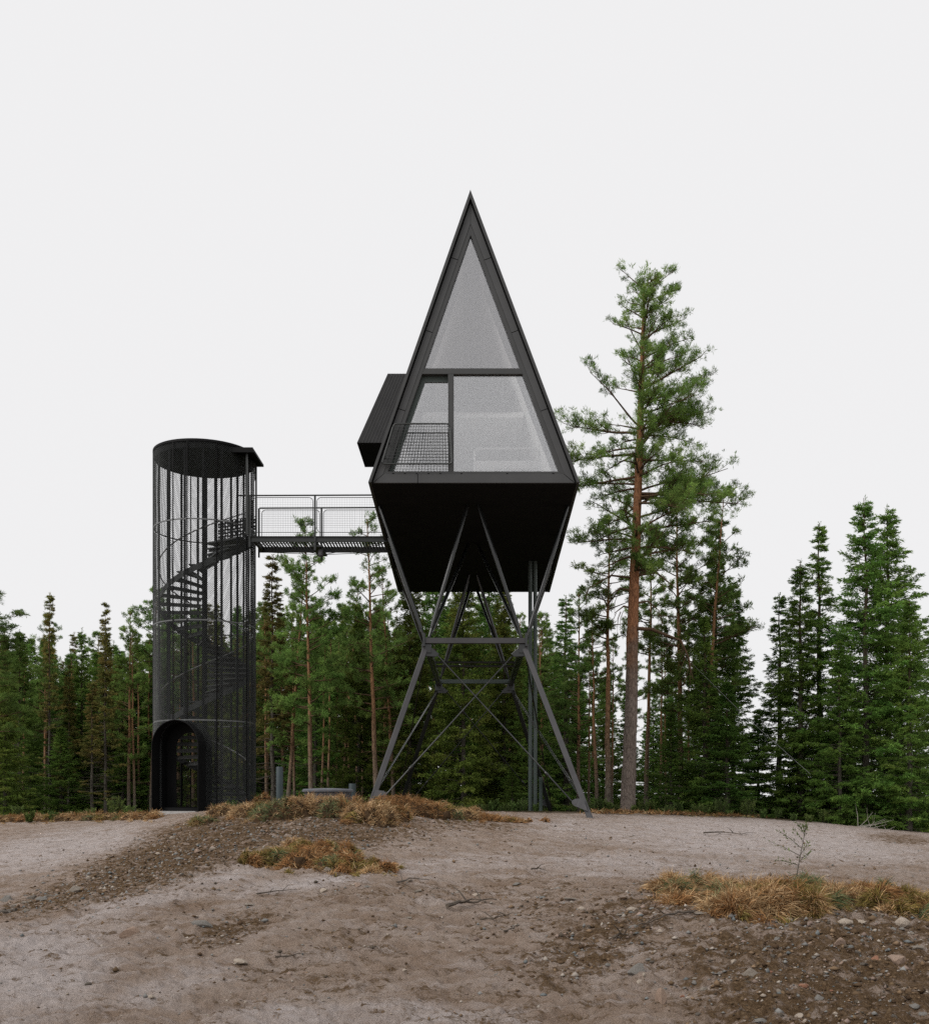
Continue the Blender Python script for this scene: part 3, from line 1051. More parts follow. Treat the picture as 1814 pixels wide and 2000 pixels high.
# ------------------------------------------------------------------ bed and lamps seen through the glass
bz = zb + 0.02
bed = empty('bed', (0.85, D0 + 1.6, bz), 'white bed with a pale tubular frame behind the large window pane', 'bed')
tag(MB().box((0.72, D0 + 5.2, bz + .55), (2.1, 0.6, 1.1)).build('cabinet', M_DORMER, None, bevel=0.01, org=(0.72, D0 + 5.2, bz)), 'dark low cabinet standing deep inside behind the bed', 'cabinet')
MB().box((0.85, D0 + 1.7, bz + .42), (1.7, 2.0, .22)).build('mattress', M_WHITE, bed, bevel=0.05)
m = MB()
for y in (D0 + 0.62, D0 + 2.78):
    m.tube([(0.02, y, bz), (0.02, y, bz + .72), (0.10, y, bz + .80), (1.60, y, bz + .80), (1.68, y, bz + .72), (1.68, y, bz)], 0.028, 8)
m.build('bed_frame', M_WHITE, bed, True)
for sg, nm in ((-1, 'left'), (1, 'right')):
    x = 0.05 + sg * 0.74
    z = W(0, 668, D0).z + 0.05
    x = roof_x(sg, z, D0 + 3.6) - sg * 0.14
    lamp = MB().box((x, D0 + 3.6, z), (0.10, 0.12, 0.30))
    lo = lamp.build('wall_lamp', M_FRAME, None, bevel=0.02, org=(x, D0 + 3.6, z))
    tag(lo, 'small boxy wall lamp on the sloping lining behind the triangular pane', 'lamp', 'wall lamps in the loft')

# ------------------------------------------------------------------ stair tower
TX, TY, TR = -8.37, 32.7, 1.55
T0 = gz(TX, TY - 1.5) - 0.03
TZB = 0.0
TTOP = 11.0
hoops = [2.64, 5.62, 8.62]
tower = empty('stair_tower', (TX, TY, 0), 'round black stair tower wrapped in expanded metal mesh with an arched doorway', 'tower')


def cyl(a, z, r=TR):
    return (TX + r * math.cos(a), TY + r * math.sin(a), z)


DOOR_A = math.atan2(-0.985, -0.26)         # direction the doorway faces
CW, RH = 0.0625, 0.033                      # diamond width and half height


def lattice(a0, a1, z0, z1, keep=None):
    nc = int(round((a1 - a0) * TR / CW))
    nr = int(round((z1 - z0) / RH))
    da, dz = (a1 - a0) / nc, (z1 - z0) / nr
    I, J = np.meshgrid(np.arange(nc), np.arange(nr), indexing='ij')
    I, J = I.ravel(), J.ravel()
    V, Fc = [], []
    off = (J % 2) * 0.5
    segs = []
    for sgn in (0.5, -0.5):
        s0 = np.stack([a0 + (I + 0.25 + off) * da, z0 + J * dz], -1)
        s1 = np.stack([a0 + (I + 0.25 + off + sgn) * da, z0 + (J + 1) * dz], -1)
        ok = (s1[:, 0] > a0 - 1e-6) & (s1[:, 0] < a1 + 1e-6)
        segs.append((s0[ok], s1[ok], sgn))
    off_v = 0
    for s0, s1, sgn in segs:
        if keep is not None:
            k = keep((s0[:, 0] + s1[:, 0]) / 2, (s0[:, 1] + s1[:, 1]) / 2)
            s0, s1 = s0[k], s1[k]
        h = 0.0048
        quad = []
        for s, (dzz, rr) in ((s0, (-h, TR + 0.004)), (s1, (-h, TR + 0.004)), (s1, (h, TR - 0.004)), (s0, (h, TR - 0.004))):
            quad.append(np.stack([rr * np.cos(s[:, 0]), rr * np.sin(s[:, 0]), s[:, 1] + dzz], -1))
        Q = np.stack(quad, 1).reshape(-1, 3)
        V.append(Q)
        n = len(s0)
        Fc.append(np.arange(n * 4).reshape(n, 4) + off_v)
        off_v += n * 4
    return np.concatenate(V), np.concatenate(Fc)


NSEC = 5
sec0 = math.radians(-95)
secw = 2 * math.pi / NSEC
V, Fc = lattice(0, secw, 0, 2.94)
me_panel = np_mesh('mesh_panel', V, [(Fc, 0)], [M_MESH])
tiers = [2.66, 5.64]
for z in tiers:
    for i in range(NSEC):
        o = link('mesh_panel', me_panel, tower)
        o.matrix_parent_inverse = Matrix()
        o.location = (0, 0, z)
        o.rotation_euler = (0, 0, sec0 + i * secw)
        o['kind'] = 'stuff'


def door_keep(a, z):
    da = np.angle(np.exp(1j * (a - DOOR_A)))
    t = da * TR
    in_door = (np.abs(t) < 0.70) & ((z < 1.85) | ((t / 0.72) ** 2 + ((z - 1.85) / 0.72) ** 2 < 1))
    return ~in_door


def bridge_keep(a, z):
    da = np.angle(np.exp(1j * a))
    return ~((np.abs(da) < 0.44) & (z < 10.4))


for i in range(NSEC):
    a0 = sec0 + i * secw
    for z0, z1, kp in ((0.02, 2.62, door_keep), (8.64, 10.98, bridge_keep)):
        V, Fc = lattice(a0, a0 + secw, z0, z1, kp)
        o = link('mesh_panel', np_mesh('mesh_panel', V, [(Fc, 0)], [M_MESH]), tower)
        o.matrix_parent_inverse = Matrix()
        o['kind'] = 'stuff'


def arc_band(name, a0, a1, z0, z1, r0, r1, mat, parent, n=64):
    m = MB()
    v, f = [], []
    for i in range(n + 1):
        a = lerp(a0, a1, i / n)
        for r in (r0, r1):
            for z in (z0, z1):
                v.append(cyl(a, z, r))
    for i in range(n):
        b, c = i * 4, i * 4 + 4
        f += [(b, b + 1, c + 1, c), (b + 3, b + 2, c + 2, c + 3), (b + 1, b + 3, c + 3, c + 1), (b + 2, b, c, c + 2)]
    m.add(v, f)
    return m.build(name, mat, parent, True)


for z in hoops:
    arc_band('hoop', 0, 2 * math.pi, z - 0.019, z + 0.019, TR - 0.03, TR - 0.006, M_HOOP, tower)
arc_band('hoop', 0, 2 * math.pi, TTOP - 0.07, TTOP, TR - 0.03, TR + 0.012, M_TOWERBLACK, tower)
arc_band('hoop', 0, 2 * math.pi, -0.1, 0.03, TR - 0.05, TR - 0.005, M_TOWERBLACK, tower)
# seam straps on the outside
for a in [sec0 + i * secw for i in range(NSEC)] + [math.radians(-112), math.radians(-63)]:
    m = MB()
    p0, p1 = cyl(a, 0.02, TR + 0.006), cyl(a, TTOP - 0.02, TR + 0.006)
    z0 = 2.66 if abs(np.angle(np.exp(1j * (a - DOOR_A)))) < 0.44 else 0.02
    rot = Matrix.Rotation(a, 3, 'Z')
    m.box(((p0[0]), p0[1], (z0 + TTOP) / 2), (0.012, 0.035, TTOP - z0), rot)
    m.build('seam_strap', M_TOWERBLACK, tower)
# inner posts
for i in range(17):
    a = math.radians(7) + i * 2 * math.pi / 17
    if abs(np.angle(np.exp(1j * (a - DOOR_A)))) < 0.5:
        zz0 = 2.6
    else:
        zz0 = 0.0
    c = cyl(a, 0, TR - 0.075)
    MB().box((c[0], c[1], (zz0 + TTOP) / 2), (0.03, 0.068, TTOP - zz0 - 0.1), Matrix.Rotation(a, 3, 'Z')).build('post', M_TOWERBLACK, tower)
MB().tube([(TX, TY, -0.05), (TX, TY, TTOP - 0.2)], 0.075, 14).build('centre_column', M_TOWERBLACK, tower, True)
# roof plate and the canopy over the bridge end
m = MB()
n = 56
v = [cyl(2 * math.pi * i / n, z, TR - 0.035) for z in (10.74, 10.97) for i in range(n)]
m.add(v, [tuple(range(n))[::-1], tuple(range(n, 2 * n))] + [(i, (i + 1) % n, (i + 1) % n + n, i + n) for i in range(n)])
m.build('roof_plate', M_TOWERBLACK, tower)
m = MB()
m.box((-7.05, 32.42, 10.845), (0.80, 1.66, 0.07))
m.box((-7.03, 31.6, 10.78), (0.82, 0.03, 0.10))
m.build('canopy', M_TOWERBLACK, tower)
for y in (31.75, 33.1):
    MB().box((-6.86, y, (8.3 + 10.8) / 2), (0.05, 0.05, 2.52)).build('canopy_post', M_STEEL, tower)
# spiral stair: two turns down to the ground, passing in front of the column from right to left
NT = 42
DECK_Z = 8.29
rise = (DECK_Z - 0.1) / NT
stepa = math.radians(720) / NT
for k in range(1, NT):
    z = DECK_Z - k * rise
    am = -k * stepa
    m = MB()
    v = []
    for zz in (z - 0.035, z):
        for r, w in ((0.07, 0.07), (1.36, stepa * 0.62 + 0.0)):
            for s in (-1, 1):
                aa = am + s * (w if r > 1 else 0.5)
                v.append(cyl(aa, zz, r))
    m.add(v, [(0, 2, 3, 1), (4, 5, 7, 6), (0, 1, 5, 4), (2, 6, 7, 3), (0, 4, 6, 2), (1, 3, 7, 5)])
    aa = am + stepa * 0.60                      # turned-down front lip
    q0, q1 = cyl(aa, z - 0.06, 0.12), cyl(aa, z - 0.06, 1.35)
    m.beam(q0, q1, 0.012, 0.11)
    m.build('tread', M_STEEL, tower)
hr = []
for i in range(121):
    t = i / 120
    a = -t * math.radians(700)
    hr.append(cyl(a, DECK_Z + 1.0 - t * (DECK_Z - 0.1) * 700 / 720, 1.40))
MB().tube(hr, 0.020, 6).build('handrail', M_HOOP, tower, True)
for k in range(1, NT, 2):
    a = -k * stepa
    MB().tube([cyl(a, DECK_Z - k * rise, 1.36), cyl(a, DECK_Z - k * rise + 1.0, 1.39)], 0.009, 5).build('baluster', M_STEEL, tower)
st = []
for i in range(121):
    t = i / 120
    a = -t * math.radians(715)
    st.append((a, DECK_Z - 0.08 - t * (DECK_Z - 0.1)))
m = MB()
v, f = [], []
for a, z in st:
    v += [cyl(a, z - 0.10, 1.37), cyl(a, z + 0.08, 1.37), cyl(a, z + 0.08, 1.385), cyl(a, z - 0.10, 1.385)]
for i in range(len(st) - 1):
    b, c = i * 4, i * 4 + 4
    f += [(b + j, b + (j + 1) % 4, c + (j + 1) % 4, c + j) for j in range(4)]
m.add(v, f).build('stringer', M_STEEL, tower)
# landing at the bridge and its perforated guard
m = MB()
v = [cyl(lerp(-0.55, 0.9, i / 12), z, 1.42) for z in (DECK_Z - 0.06, DECK_Z - 0.01) for i in range(13)]
v = v[:13] + [(TX, TY, DECK_Z - 0.06)] + v[13:] + [(TX, TY, DECK_Z - 0.01)]
m.add(v, [tuple(range(14))[::-1], tuple(range(14, 28))] + [(i, (i + 1) % 14, (i + 1) % 14 + 14, i + 14) for i in range(14)])
m.build('landing', M_STEEL, tower)
# perforated plate: grid cells each with an octagonal hole
pa, pb = Vector((TX + 0.10, TY + 1.25, 0)), Vector((TX + 1.45, TY + 0.62, 0))
ncx, ncz = 15, 9
m = MB()
z0p, z1p = DECK_Z + 0.05, DECK_Z + 0.98
for i in range(ncx):
    for j in range(ncz):
        def pt(u, w):
            q = lerp(pa, pb, (i + u) / ncx)
            return (q.x, q.y, lerp(z0p, z1p, (j + w) / ncz))
        sq = [(0, 0), (.5, 0), (1, 0), (1, .5), (1, 1), (.5, 1), (0, 1), (0, .5)]
        rr = 0.33 if (i + j) % 2 == 0 else 0.18
        oc = [(0.5 + rr * math.cos(math.radians(225 + 45 * t)), 0.5 + rr * math.sin(math.radians(225 + 45 * t))) for t in range(8)]
        v = [pt(*q) for q in sq] + [pt(*q) for q in oc]
        m.add(v, [(t, (t + 1) % 8, (t + 1) % 8 + 8, t + 8) for t in range(8)])
m.build('perforated_guard', M_TOWERBLACK, tower)

# arched doorway hood
fd = Vector((math.cos(DOOR_A), math.sin(DOOR_A), 0))
sd_ = Vector((-fd.y, fd.x, 0))               # to the right as seen from outside? sign fixed below
if sd_.x < 0:
    sd_ = -sd_


def arch(hw, spring, zb_, inset_, n=18):
    """outline of an arch: list of points, from the right foot over the top to the left foot"""
    out = [Vector((TX, TY, 0)) + fd * inset_ + sd_ * hw + Vector((0, 0, zb_))]
    for i in range(n + 1):
        a = math.pi * i / n
        out.append(Vector((TX, TY, 0)) + fd * inset_ + sd_ * (hw * math.cos(a)) + Vector((0, 0, spring + hw * math.sin(a))))
    out.append(Vector((TX, TY, 0)) + fd * inset_ - sd_ * hw + Vector((0, 0, zb_)))
    return out


zb0 = T0 - 0.05
o_f, i_f = arch(0.775, 1.86, zb0, 1.78), arch(0.755, 1.86, zb0, 1.78)
o_b, i_b = arch(0.775, 1.86, zb0, 0.95), arch(0.755, 1.86, zb0, 0.95)
d_b = arch(0.44, 1.86, zb0, 0.95)
m = MB()
N = len(o_f)
m.add(o_f + i_f + o_b + i_b, [q for i in range(N - 1) for q in ((i, i + 1, i + 1 + N, i + N), (i, i + 2 * N, i + 1 + 2 * N, i + 1), (i + N, i + 1 + N, i + 1 + 3 * N, i + 3 * N), (i + 2 * N, i + 3 * N, i + 1 + 3 * N, i + 1 + 2 * N))])
hood = m.build('door_hood', M_TOWERBLACK, tower)
m = MB()
q_b = [p + fd * -0.03 for p in i_b]
d2 = [p + fd * -0.03 for p in d_b]
m.add(i_b + d_b + q_b + d2, [q for i in range(N - 1) for q in ((i, i + 1, i + 1 + N, i + N), (i + 2 * N, i + 3 * N, i + 1 + 3 * N, i + 1 + 2 * N), (i + N, i + 1 + N, i + 1 + 3 * N, i + 3 * N))])
m.build('door_surround', M_TOWERBLACK, hood)
m = MB()
c = Vector((TX, TY, 0)) + fd * 1.25
m.box((c.x, c.y, T0 + 0.01), (1.3, 1.0, 0.14), Matrix.Rotation(math.atan2(sd_.y, sd_.x), 3, 'Z'))
m.build('threshold', M_CONC, hood)

# ------------------------------------------------------------------ footbridge
bridge = empty('footbridge', (-4.7, 32.65, DECK_Z - 0.3), 'slim steel footbridge with wire mesh railings joining the tower to the cabin', 'footbridge')
X0, X1 = -6.80, -2.45
YN, YF = 32.0, 33.3
for y in (YN, YF):
    s = 1 if y == YN else -1
    m = MB()
    m.box(((X0 + X1) / 2, y, DECK_Z - 0.085), (X1 - X0, 0.012, 0.17))
    m.box(((X0 + X1) / 2, y - s * 0.03, DECK_Z - 0.005), (X1 - X0, 0.07, 0.012))
    m.box(((X0 + X1) / 2, y - s * 0.03, DECK_Z - 0.165), (X1 - X0, 0.07, 0.012))
    m.build('edge_beam', M_STEEL, bridge)
for i in range(46):
    x = lerp(X0 + 0.05, X1 - 0.05, i / 45)
    MB().box((x, (YN + YF) / 2, DECK_Z - 0.03), (0.045, YF - YN - 0.02, 0.03)).build('deck_slat', M_STEEL, bridge)
for x in (X0 + 0.1, -4.85, X1 - 0.15):
    MB().box((x, (YN + YF) / 2, DECK_Z - 0.11), (0.08, YF - YN - 0.02, 0.09)).build('cross_beam', M_STEEL, bridge)
xm = W(615, 0, 31.95).x
for y in (YN, YF):
    s = -1 if y == YN else 1
    yr = y + s * 0.04
    zt = DECK_Z + 1.24
    MB().tube([(X0 - 0.35 * (y == YN), yr, zt), (X1 + 0.1, yr, zt + 0.02)], 0.024, 8).build('top_rail', M_STEEL, bridge, True)
    MB().box((xm, yr, DECK_Z + 0.40), (0.055, 0.05, 1.66)).build('post', M_STEEL, bridge)
    MB().box((X0 - 0.02, yr, DECK_Z + 0.45), (0.05, 0.05, 1.56)).build('post', M_STEEL, bridge)
    for xa, xb in ((X0 + 0.07, xm - 0.06), (xm + 0.06, X1 + 0.05)):
        za, zb2 = DECK_Z + 0.12, zt - 0.06
        rr = 0.12
        pts = []
        for cx_, cz_, a0 in ((xb - rr, zb2 - rr, 0), (xa + rr, zb2 - rr, 90), (xa + rr, za + rr, 180), (xb - rr, za + rr, 270)):
            for t in range(5):
                a = math.radians(a0 + 22.5 * t)
                pts.append((cx_ + rr * math.cos(a), yr, cz_ + rr * math.sin(a)))
        fr = MB().tube(pts, 0.011, 6, True).build('railing_frame', M_STEEL, bridge, True)
        m = MB()
        nx_ = int((xb - xa) / 0.075)
        for i in range(1, nx_):
            m.box((lerp(xa, xb, i / nx_), yr, (za + zb2) / 2), (0.003, 0.003, zb2 - za))
        for i in range(1, 15):
            m.box(((xa + xb) / 2, yr, lerp(za, zb2, i / 15)), (xb - xa, 0.003, 0.003))
        m.build('wire_mesh', M_STEEL, fr)
pm = Vector((xm + 0.14, 32.6, DECK_Z - 0.48))
m = MB()
for y in (YN + .05, YF - .05):
    m.tube([(X0 + .1, y, DECK_Z - .18), (pm.x, 32.65, pm.z + 0.08), (X1, y, DECK_Z - .16)], 0.010, 6)
m.build('tension_rod', M_STEEL, bridge)
m = MB().box((pm.x - 0.1, 32.65, pm.z + 0.20), (0.30, 1.30, 0.05))
m.build('spreader', M_STEEL, bridge)
tag(MB().tube([(pm.x, 32.2, pm.z + .17), (pm.x, 32.2, pm.z + .10), (pm.x, 32.2, pm.z - .05), (pm.x, 32.2, pm.z - .09)], [0.03, 0.085, 0.085, 0.05], 12)
    .build('downlight', M_GUSSET, None, True, org=(pm.x, 32.2, pm.z)), 'small grey downlight hanging under the footbridge', 'light')

# ------------------------------------------------------------------ pipes, posts and tank lid
yp = 34.9
pipes = empty('service_pipe', (1.96, yp, 0), 'pair of tall green-grey service pipes rising to the cabin floor', 'pipe')
for px in (1035.5, 1045):
    x = (px - PX) / F * yp
    MB().tube([(x, yp, gz(x, yp) - 0.3), (x, yp, FLOOR_Z + 0.05)], 0.068, 14).build('pipe', M_PIPE, pipes, True)
x = (1056 - PX) / F * 34.4
z0 = gz(x, 34.4)
m = MB().tube([(x, 34.4, z0 - 0.3), (x, 34.4, z0 + 1.02), (x, 34.4, z0 + 1.03), (x, 34.4, z0 + 1.13)], [0.058, 0.058, 0.066, 0.066], 14)
tag(m.build('pipe_stub', M_PIPE, None, True, org=(x, 34.4, z0)), 'short capped green-grey pipe stub beside the tall pipes', 'pipe')
p = G(546, 1566)
zt = W(0, 1498, p.y).z
m = MB().tube([(p.x, p.y, p.z - 0.3), (p.x, p.y, zt - 0.02), (p.x, p.y, zt)], [0.079, 0.079, 0.072], 18)
tag(m.build('bollard', M_BLUEPIPE, None, True, org=p), 'upright slate-coloured pipe bollard standing in the turf by the tower', 'bollard')
p = Vector(((688 - PX) / F * 27.5, 27.5, 0)); p.z = gz(p.x, p.y)
m = MB().tube([(p.x, p.y, p.z - 0.2), (p.x, p.y, W(0, 1531, 27.5).z - 0.02), (p.x, p.y, W(0, 1531, 27.5).z)], [0.095, 0.095, 0.09], 16)
tag(m.build('vent_post', M_BLUEPIPE, None, True, org=p), 'short dark vent post just behind the round tank lid', 'post')
# round tank lid
dl = 23.3
c = Vector(((640 - PX) / F * dl, dl, 0))
rl_ = 0.565
ztop = W(0, 1541, dl - rl_).z
lid = empty('tank_lid', (c.x, c.y, ztop - 0.4), 'round grey plastic tank lid half sunk in the dry turf', 'tank lid')


def disc(prof, mat, name, n=40):
    m = MB()
    v = []
    for r, z in prof:
        v += [(c.x + r * math.cos(2 * math.pi * i / n), c.y + r * math.sin(2 * math.pi * i / n), z) for i in range(n)]
    f = []
    for k in range(len(prof) - 1):
        f += [(k * n + i, k * n + (i + 1) % n, (k + 1) * n + (i + 1) % n, (k + 1) * n + i) for i in range(n)]
    f.append(tuple(range((len(prof) - 1) * n, len(prof) * n)))
    m.add(v, f)
    return m.build(name, mat, lid, True)


disc([(0.44, ztop - 0.5), (0.50, ztop - 0.12), (0.53, ztop - 0.075)], M_LID, 'tank_neck')
disc([(0.53, ztop - 0.07), (rl_, ztop - 0.06), (rl_, ztop - 0.02), (rl_ - 0.03, ztop), (0.1, ztop + 0.02)], M_LID, 'cover')
for i in range(20):
    a = 2 * math.pi * i / 20
    MB().beam((c.x + .455 * math.cos(a), c.y + .455 * math.sin(a), ztop - 0.48), (c.x + .512 * math.cos(a), c.y + .512 * math.sin(a), ztop - 0.10), 0.02, 0.03).build('rib', M_LID, lid)

# ------------------------------------------------------------------ trees
class Tree:
    """collects bark tubes and needle triangles with numpy"""
    def __init__(s, seed):
        s.r = np.random.default_rng(seed)
        s.bv, s.bf, s.nb = [], [], 0
        s.tp, s.td, s.tl, s.tt = [], [], [], []           # tuft points, directions, lengths, tones

    def tube(s, pts, rad, n=5):
        pts = np.asarray(pts, float)
        K = len(pts)
        t = np.gradient(pts, axis=0)
        t /= np.linalg.norm(t, axis=1, keepdims=True) + 1e-9
        ref = np.array([0.0, 0, 1.0]) if abs(t[0, 2]) < 0.9 else np.array([1.0, 0, 0])
        u = np.cross(t, ref)
        u /= np.linalg.norm(u, axis=1, keepdims=True) + 1e-9
        w = np.cross(u, t)
        a = np.arange(n) * 2 * math.pi / n
        v = pts[:, None] + (u[:, None] * np.cos(a)[None, :, None] + w[:, None] * np.sin(a)[None, :, None]) * np.asarray(rad)[:, None, None]
        s.bv.append(v.reshape(-1, 3))
        i = np.arange(K - 1)[:, None] * n
        k = np.arange(n)[None]
        k2 = (k + 1) % n
        f = np.stack([i + k, i + k2, i + n + k2, i + n + k], -1).reshape(-1, 4) + s.nb
        s.bf.append(f)
        s.nb += K * n

    def tufts(s, p, d, l):
        s.tp.append(np.atleast_2d(p)); s.td.append(np.atleast_2d(d)); s.tl.append(np.atleast_1d(l)); s.tt.append(np.full(len(np.atleast_1d(l)), s.r.uniform(0.6, 1.4)))

    def crown_mesh(s, name, bark, needle, per, width, spread, droop=0.0):
        p = np.concatenate(s.tp); d = np.concatenate(s.td); ln = np.concatenate(s.tl)
        d = d / (np.linalg.norm(d, axis=1, keepdims=True) + 1e-9)
        N = len(p)
        p = np.repeat(p, per, 0); d = np.repeat(d, per, 0); ln = np.repeat(ln, per)
        tone = np.repeat(np.concatenate(s.tt) * s.r.uniform(0.8, 1.2, N), per) * s.r.uniform(0.8, 1.2, N * per)
        rd = s.r.normal(size=(N * per, 3))
        dirn = d + spread * rd
        dirn[:, 2] -= droop
        dirn /= np.linalg.norm(dirn, axis=1, keepdims=True) + 1e-9
        L = ln * s.r.uniform(0.6, 1.25, N * per)
        side = np.cross(dirn, s.r.normal(size=(N * per, 3)))
        side /= np.linalg.norm(side, axis=1, keepdims=True) + 1e-9
        base = p + s.r.normal(size=(N * per, 3)) * (ln * 0.22)[:, None]
        wv = side * (width * ln * s.r.uniform(0.7, 1.3, N * per))[:, None]
        tip = base + dirn * L[:, None]
        mid = base + dirn * (L * 0.45)[:, None]
        V = np.stack([base, mid + wv, tip, mid - wv], 1).reshape(-1, 3)
        Q = np.arange(N * per * 4).reshape(-1, 4)
        T = np.repeat(tone, 4)
        if s.bv:
            B = np.concatenate(s.bv); BF = np.concatenate(s.bf)
        else:
            B = np.zeros((0, 3)); BF = np.zeros((0, 4), int)
        V = np.concatenate([B, V]); T = np.concatenate([np.ones(len(B)), T])
        return np_mesh(name, V, [(BF, 0), (Q + len(B), 1)], [bark, needle], False, {'tone': T})


def trunk_mesh(name, pts, rad, bark, n=10, rough=0.06, seed=0):
    t = Tree(seed)
    pts, rad = np.asarray(pts, float), np.asarray(rad, float)
    K = 40
    q = np.linspace(0, 1, len(pts)); qq = np.linspace(0, 1, K)
    P3 = np.stack([np.interp(qq, q, pts[:, i]) for i in range(3)], -1)
    rr = np.interp(qq, q, rad)
    t.tube(P3, rr, n)
    v = t.bv[0].reshape(K, n, 3)
    j = 1 + rough * t.r.normal(size=(K, n, 1))
    v = P3[:, None] + (v - P3[:, None]) * j
    return np_mesh(name, v.reshape(-1, 3), [(t.bf[0], 0)], [bark], True)


def unit(v):
    return v / (np.linalg.norm(v) + 1e-9)


def pine_limb(t, p0, az, L, elev, curve, r0, dens, tl, bare=0.3, sub=None, hang=0.0, up=1.0):
    """a limb with side shoots that carry needle tufts towards their ends"""
    n = 7
    h = np.array([math.cos(az), math.sin(az), 0])
    s = np.linspace(0, 1, n)
    z = L * (math.tan(elev) * s + curve * s * s)
    wig = np.cumsum(t.r.normal(0, 0.05 * L / n, (n, 3)), 0)
    pts = p0 + h[None] * (s * L)[:, None] + np.array([0, 0, 1.0])[None] * z[:, None] + wig
    pts[0] = p0
    t.tube(pts, r0 * (1 - 0.85 * s) + 0.004, 5)
    ns = max(3, int(L * dens))
    for k in range(ns):
        q = t.r.uniform(bare, 1.0)
        i = min(int(q * (n - 1)), n - 2)
        f = q * (n - 1) - i
        b = pts[i] * (1 - f) + pts[i + 1] * f
        fw = unit(pts[i + 1] - pts[i])
        sd3 = np.cross(fw, [0, 0, 1.0]) * (1 if k % 2 else -1)
        dr = unit(fw * t.r.uniform(0.5, 1.1) + sd3 * t.r.uniform(0.2, 1.0) + np.array([0, 0, t.r.uniform(-0.25 * up - hang, 0.55 * up - hang)]))
        sl = L * t.r.uniform(0.14, 0.36) * (1.25 - q * 0.6) + 0.12
        e = b + dr * sl + np.array([0, 0, 0.12 * sl])
        md = (b + e) / 2 + t.r.normal(0, 0.05 * sl, 3)
        t.tube(np.stack([b, md, e]), [r0 * 0.28 * (1 - 0.6 * q) + 0.004, r0 * 0.16 + 0.003, 0.003], 4)
        m = max(5, int(sl * 13) + 3)
        w = np.sqrt(t.r.uniform(0.1, 1.1, m))
        w[0] = 1.0
        tp = b[None] * (1 - w)[:, None] + e[None] * w[:, None] + t.r.normal(0, 0.062, (m, 3)) * (0.5 + sl)
        td = dr[None] * 0.55 + np.array([0, 0, 0.75]) + t.r.normal(0, 0.35, (m, 3))
        t.tufts(tp, td, np.full(m, tl) * t.r.uniform(0.75, 1.2, m))


def interp_path(pts, f):
    pts = np.asarray(pts, float)
    x = f * (len(pts) - 1)
    i = min(int(x), len(pts) - 2)
    return pts[i] * (1 - (x - i)) + pts[i + 1] * (x - i)


def tree_thing(name, trunk_me, crown_me):
    root = empty(name, (0, 0, 0))
    a = link('trunk', trunk_me, root); a.matrix_parent_inverse = Matrix()
    b = link('crown', crown_me, root); b.matrix_parent_inverse = Matrix()
    return root


def make_pine(seed, h=14.0, clear=0.5, R=2.2, nl=46, tl=0.16, per=12, dens=5.0, r0=0.13, needle=None, stubs=10, top_sharp=0.6):
    t = Tree(seed)
    lean = t.r.normal(0, 0.02, 2)
    pts = [np.array([lean[0] * z, lean[1] * z, z]) + np.r_[t.r.normal(0, 0.022, 2), 0] * (z > 0.5) for z in np.linspace(0, h, 9)]
    rad = [r0 * (1.18 if i == 0 else 1) * (1 - 0.88 * (i / 8) ** 1.1) for i in range(9)]
    tm = trunk_mesh('pine_trunk', pts, rad, B_PINE, 9, 0.05, seed)
    for k in range(nl):
        f = clear + (1 - clear) * ((k + t.r.uniform(0, 1)) / nl)
        g_ = (f - clear) / (1 - clear)
        prof = (1 - g_) ** top_sharp * (0.55 + 0.45 * min(1, g_ * 4))
        L = R * max(0.16, prof) * t.r.uniform(0.55, 1.12)
        pine_limb(t, interp_path(pts, min(f, 0.985)), t.r.uniform(0, 6.283), L, math.radians(t.r.uniform(-8, 18) + 32 * g_), t.r.uniform(-0.12, 0.12), r0 * 0.30 * (1 - 0.6 * g_), dens, tl)
    tp = interp_path(pts, 1.0)
    t.tufts(tp + t.r.normal(0, 0.12, (10, 3)), np.tile([0, 0, 1.0], (10, 1)), np.full(10, tl))
    for k in range(stubs):                       # dead snags below the crown
        f = t.r.uniform(0.12, clear)
        az = t.r.uniform(0, 6.283)
        p0 = interp_path(pts, f)
        L = t.r.uniform(0.3, 1.3)
        e = p0 + np.array([math.cos(az), math.sin(az), t.r.uniform(-0.35, 0.15)]) * L
        t.tube(np.stack([p0, (p0 + e) / 2 + t.r.normal(0, 0.04, 3), e]), [0.014, 0.010, 0.004], 4)
    cm = t.crown_mesh('pine_crown', B_LIMB, needle or N_PINE, per, 0.085, 0.85)
    return tree_thing('pine_tree', tm, cm)


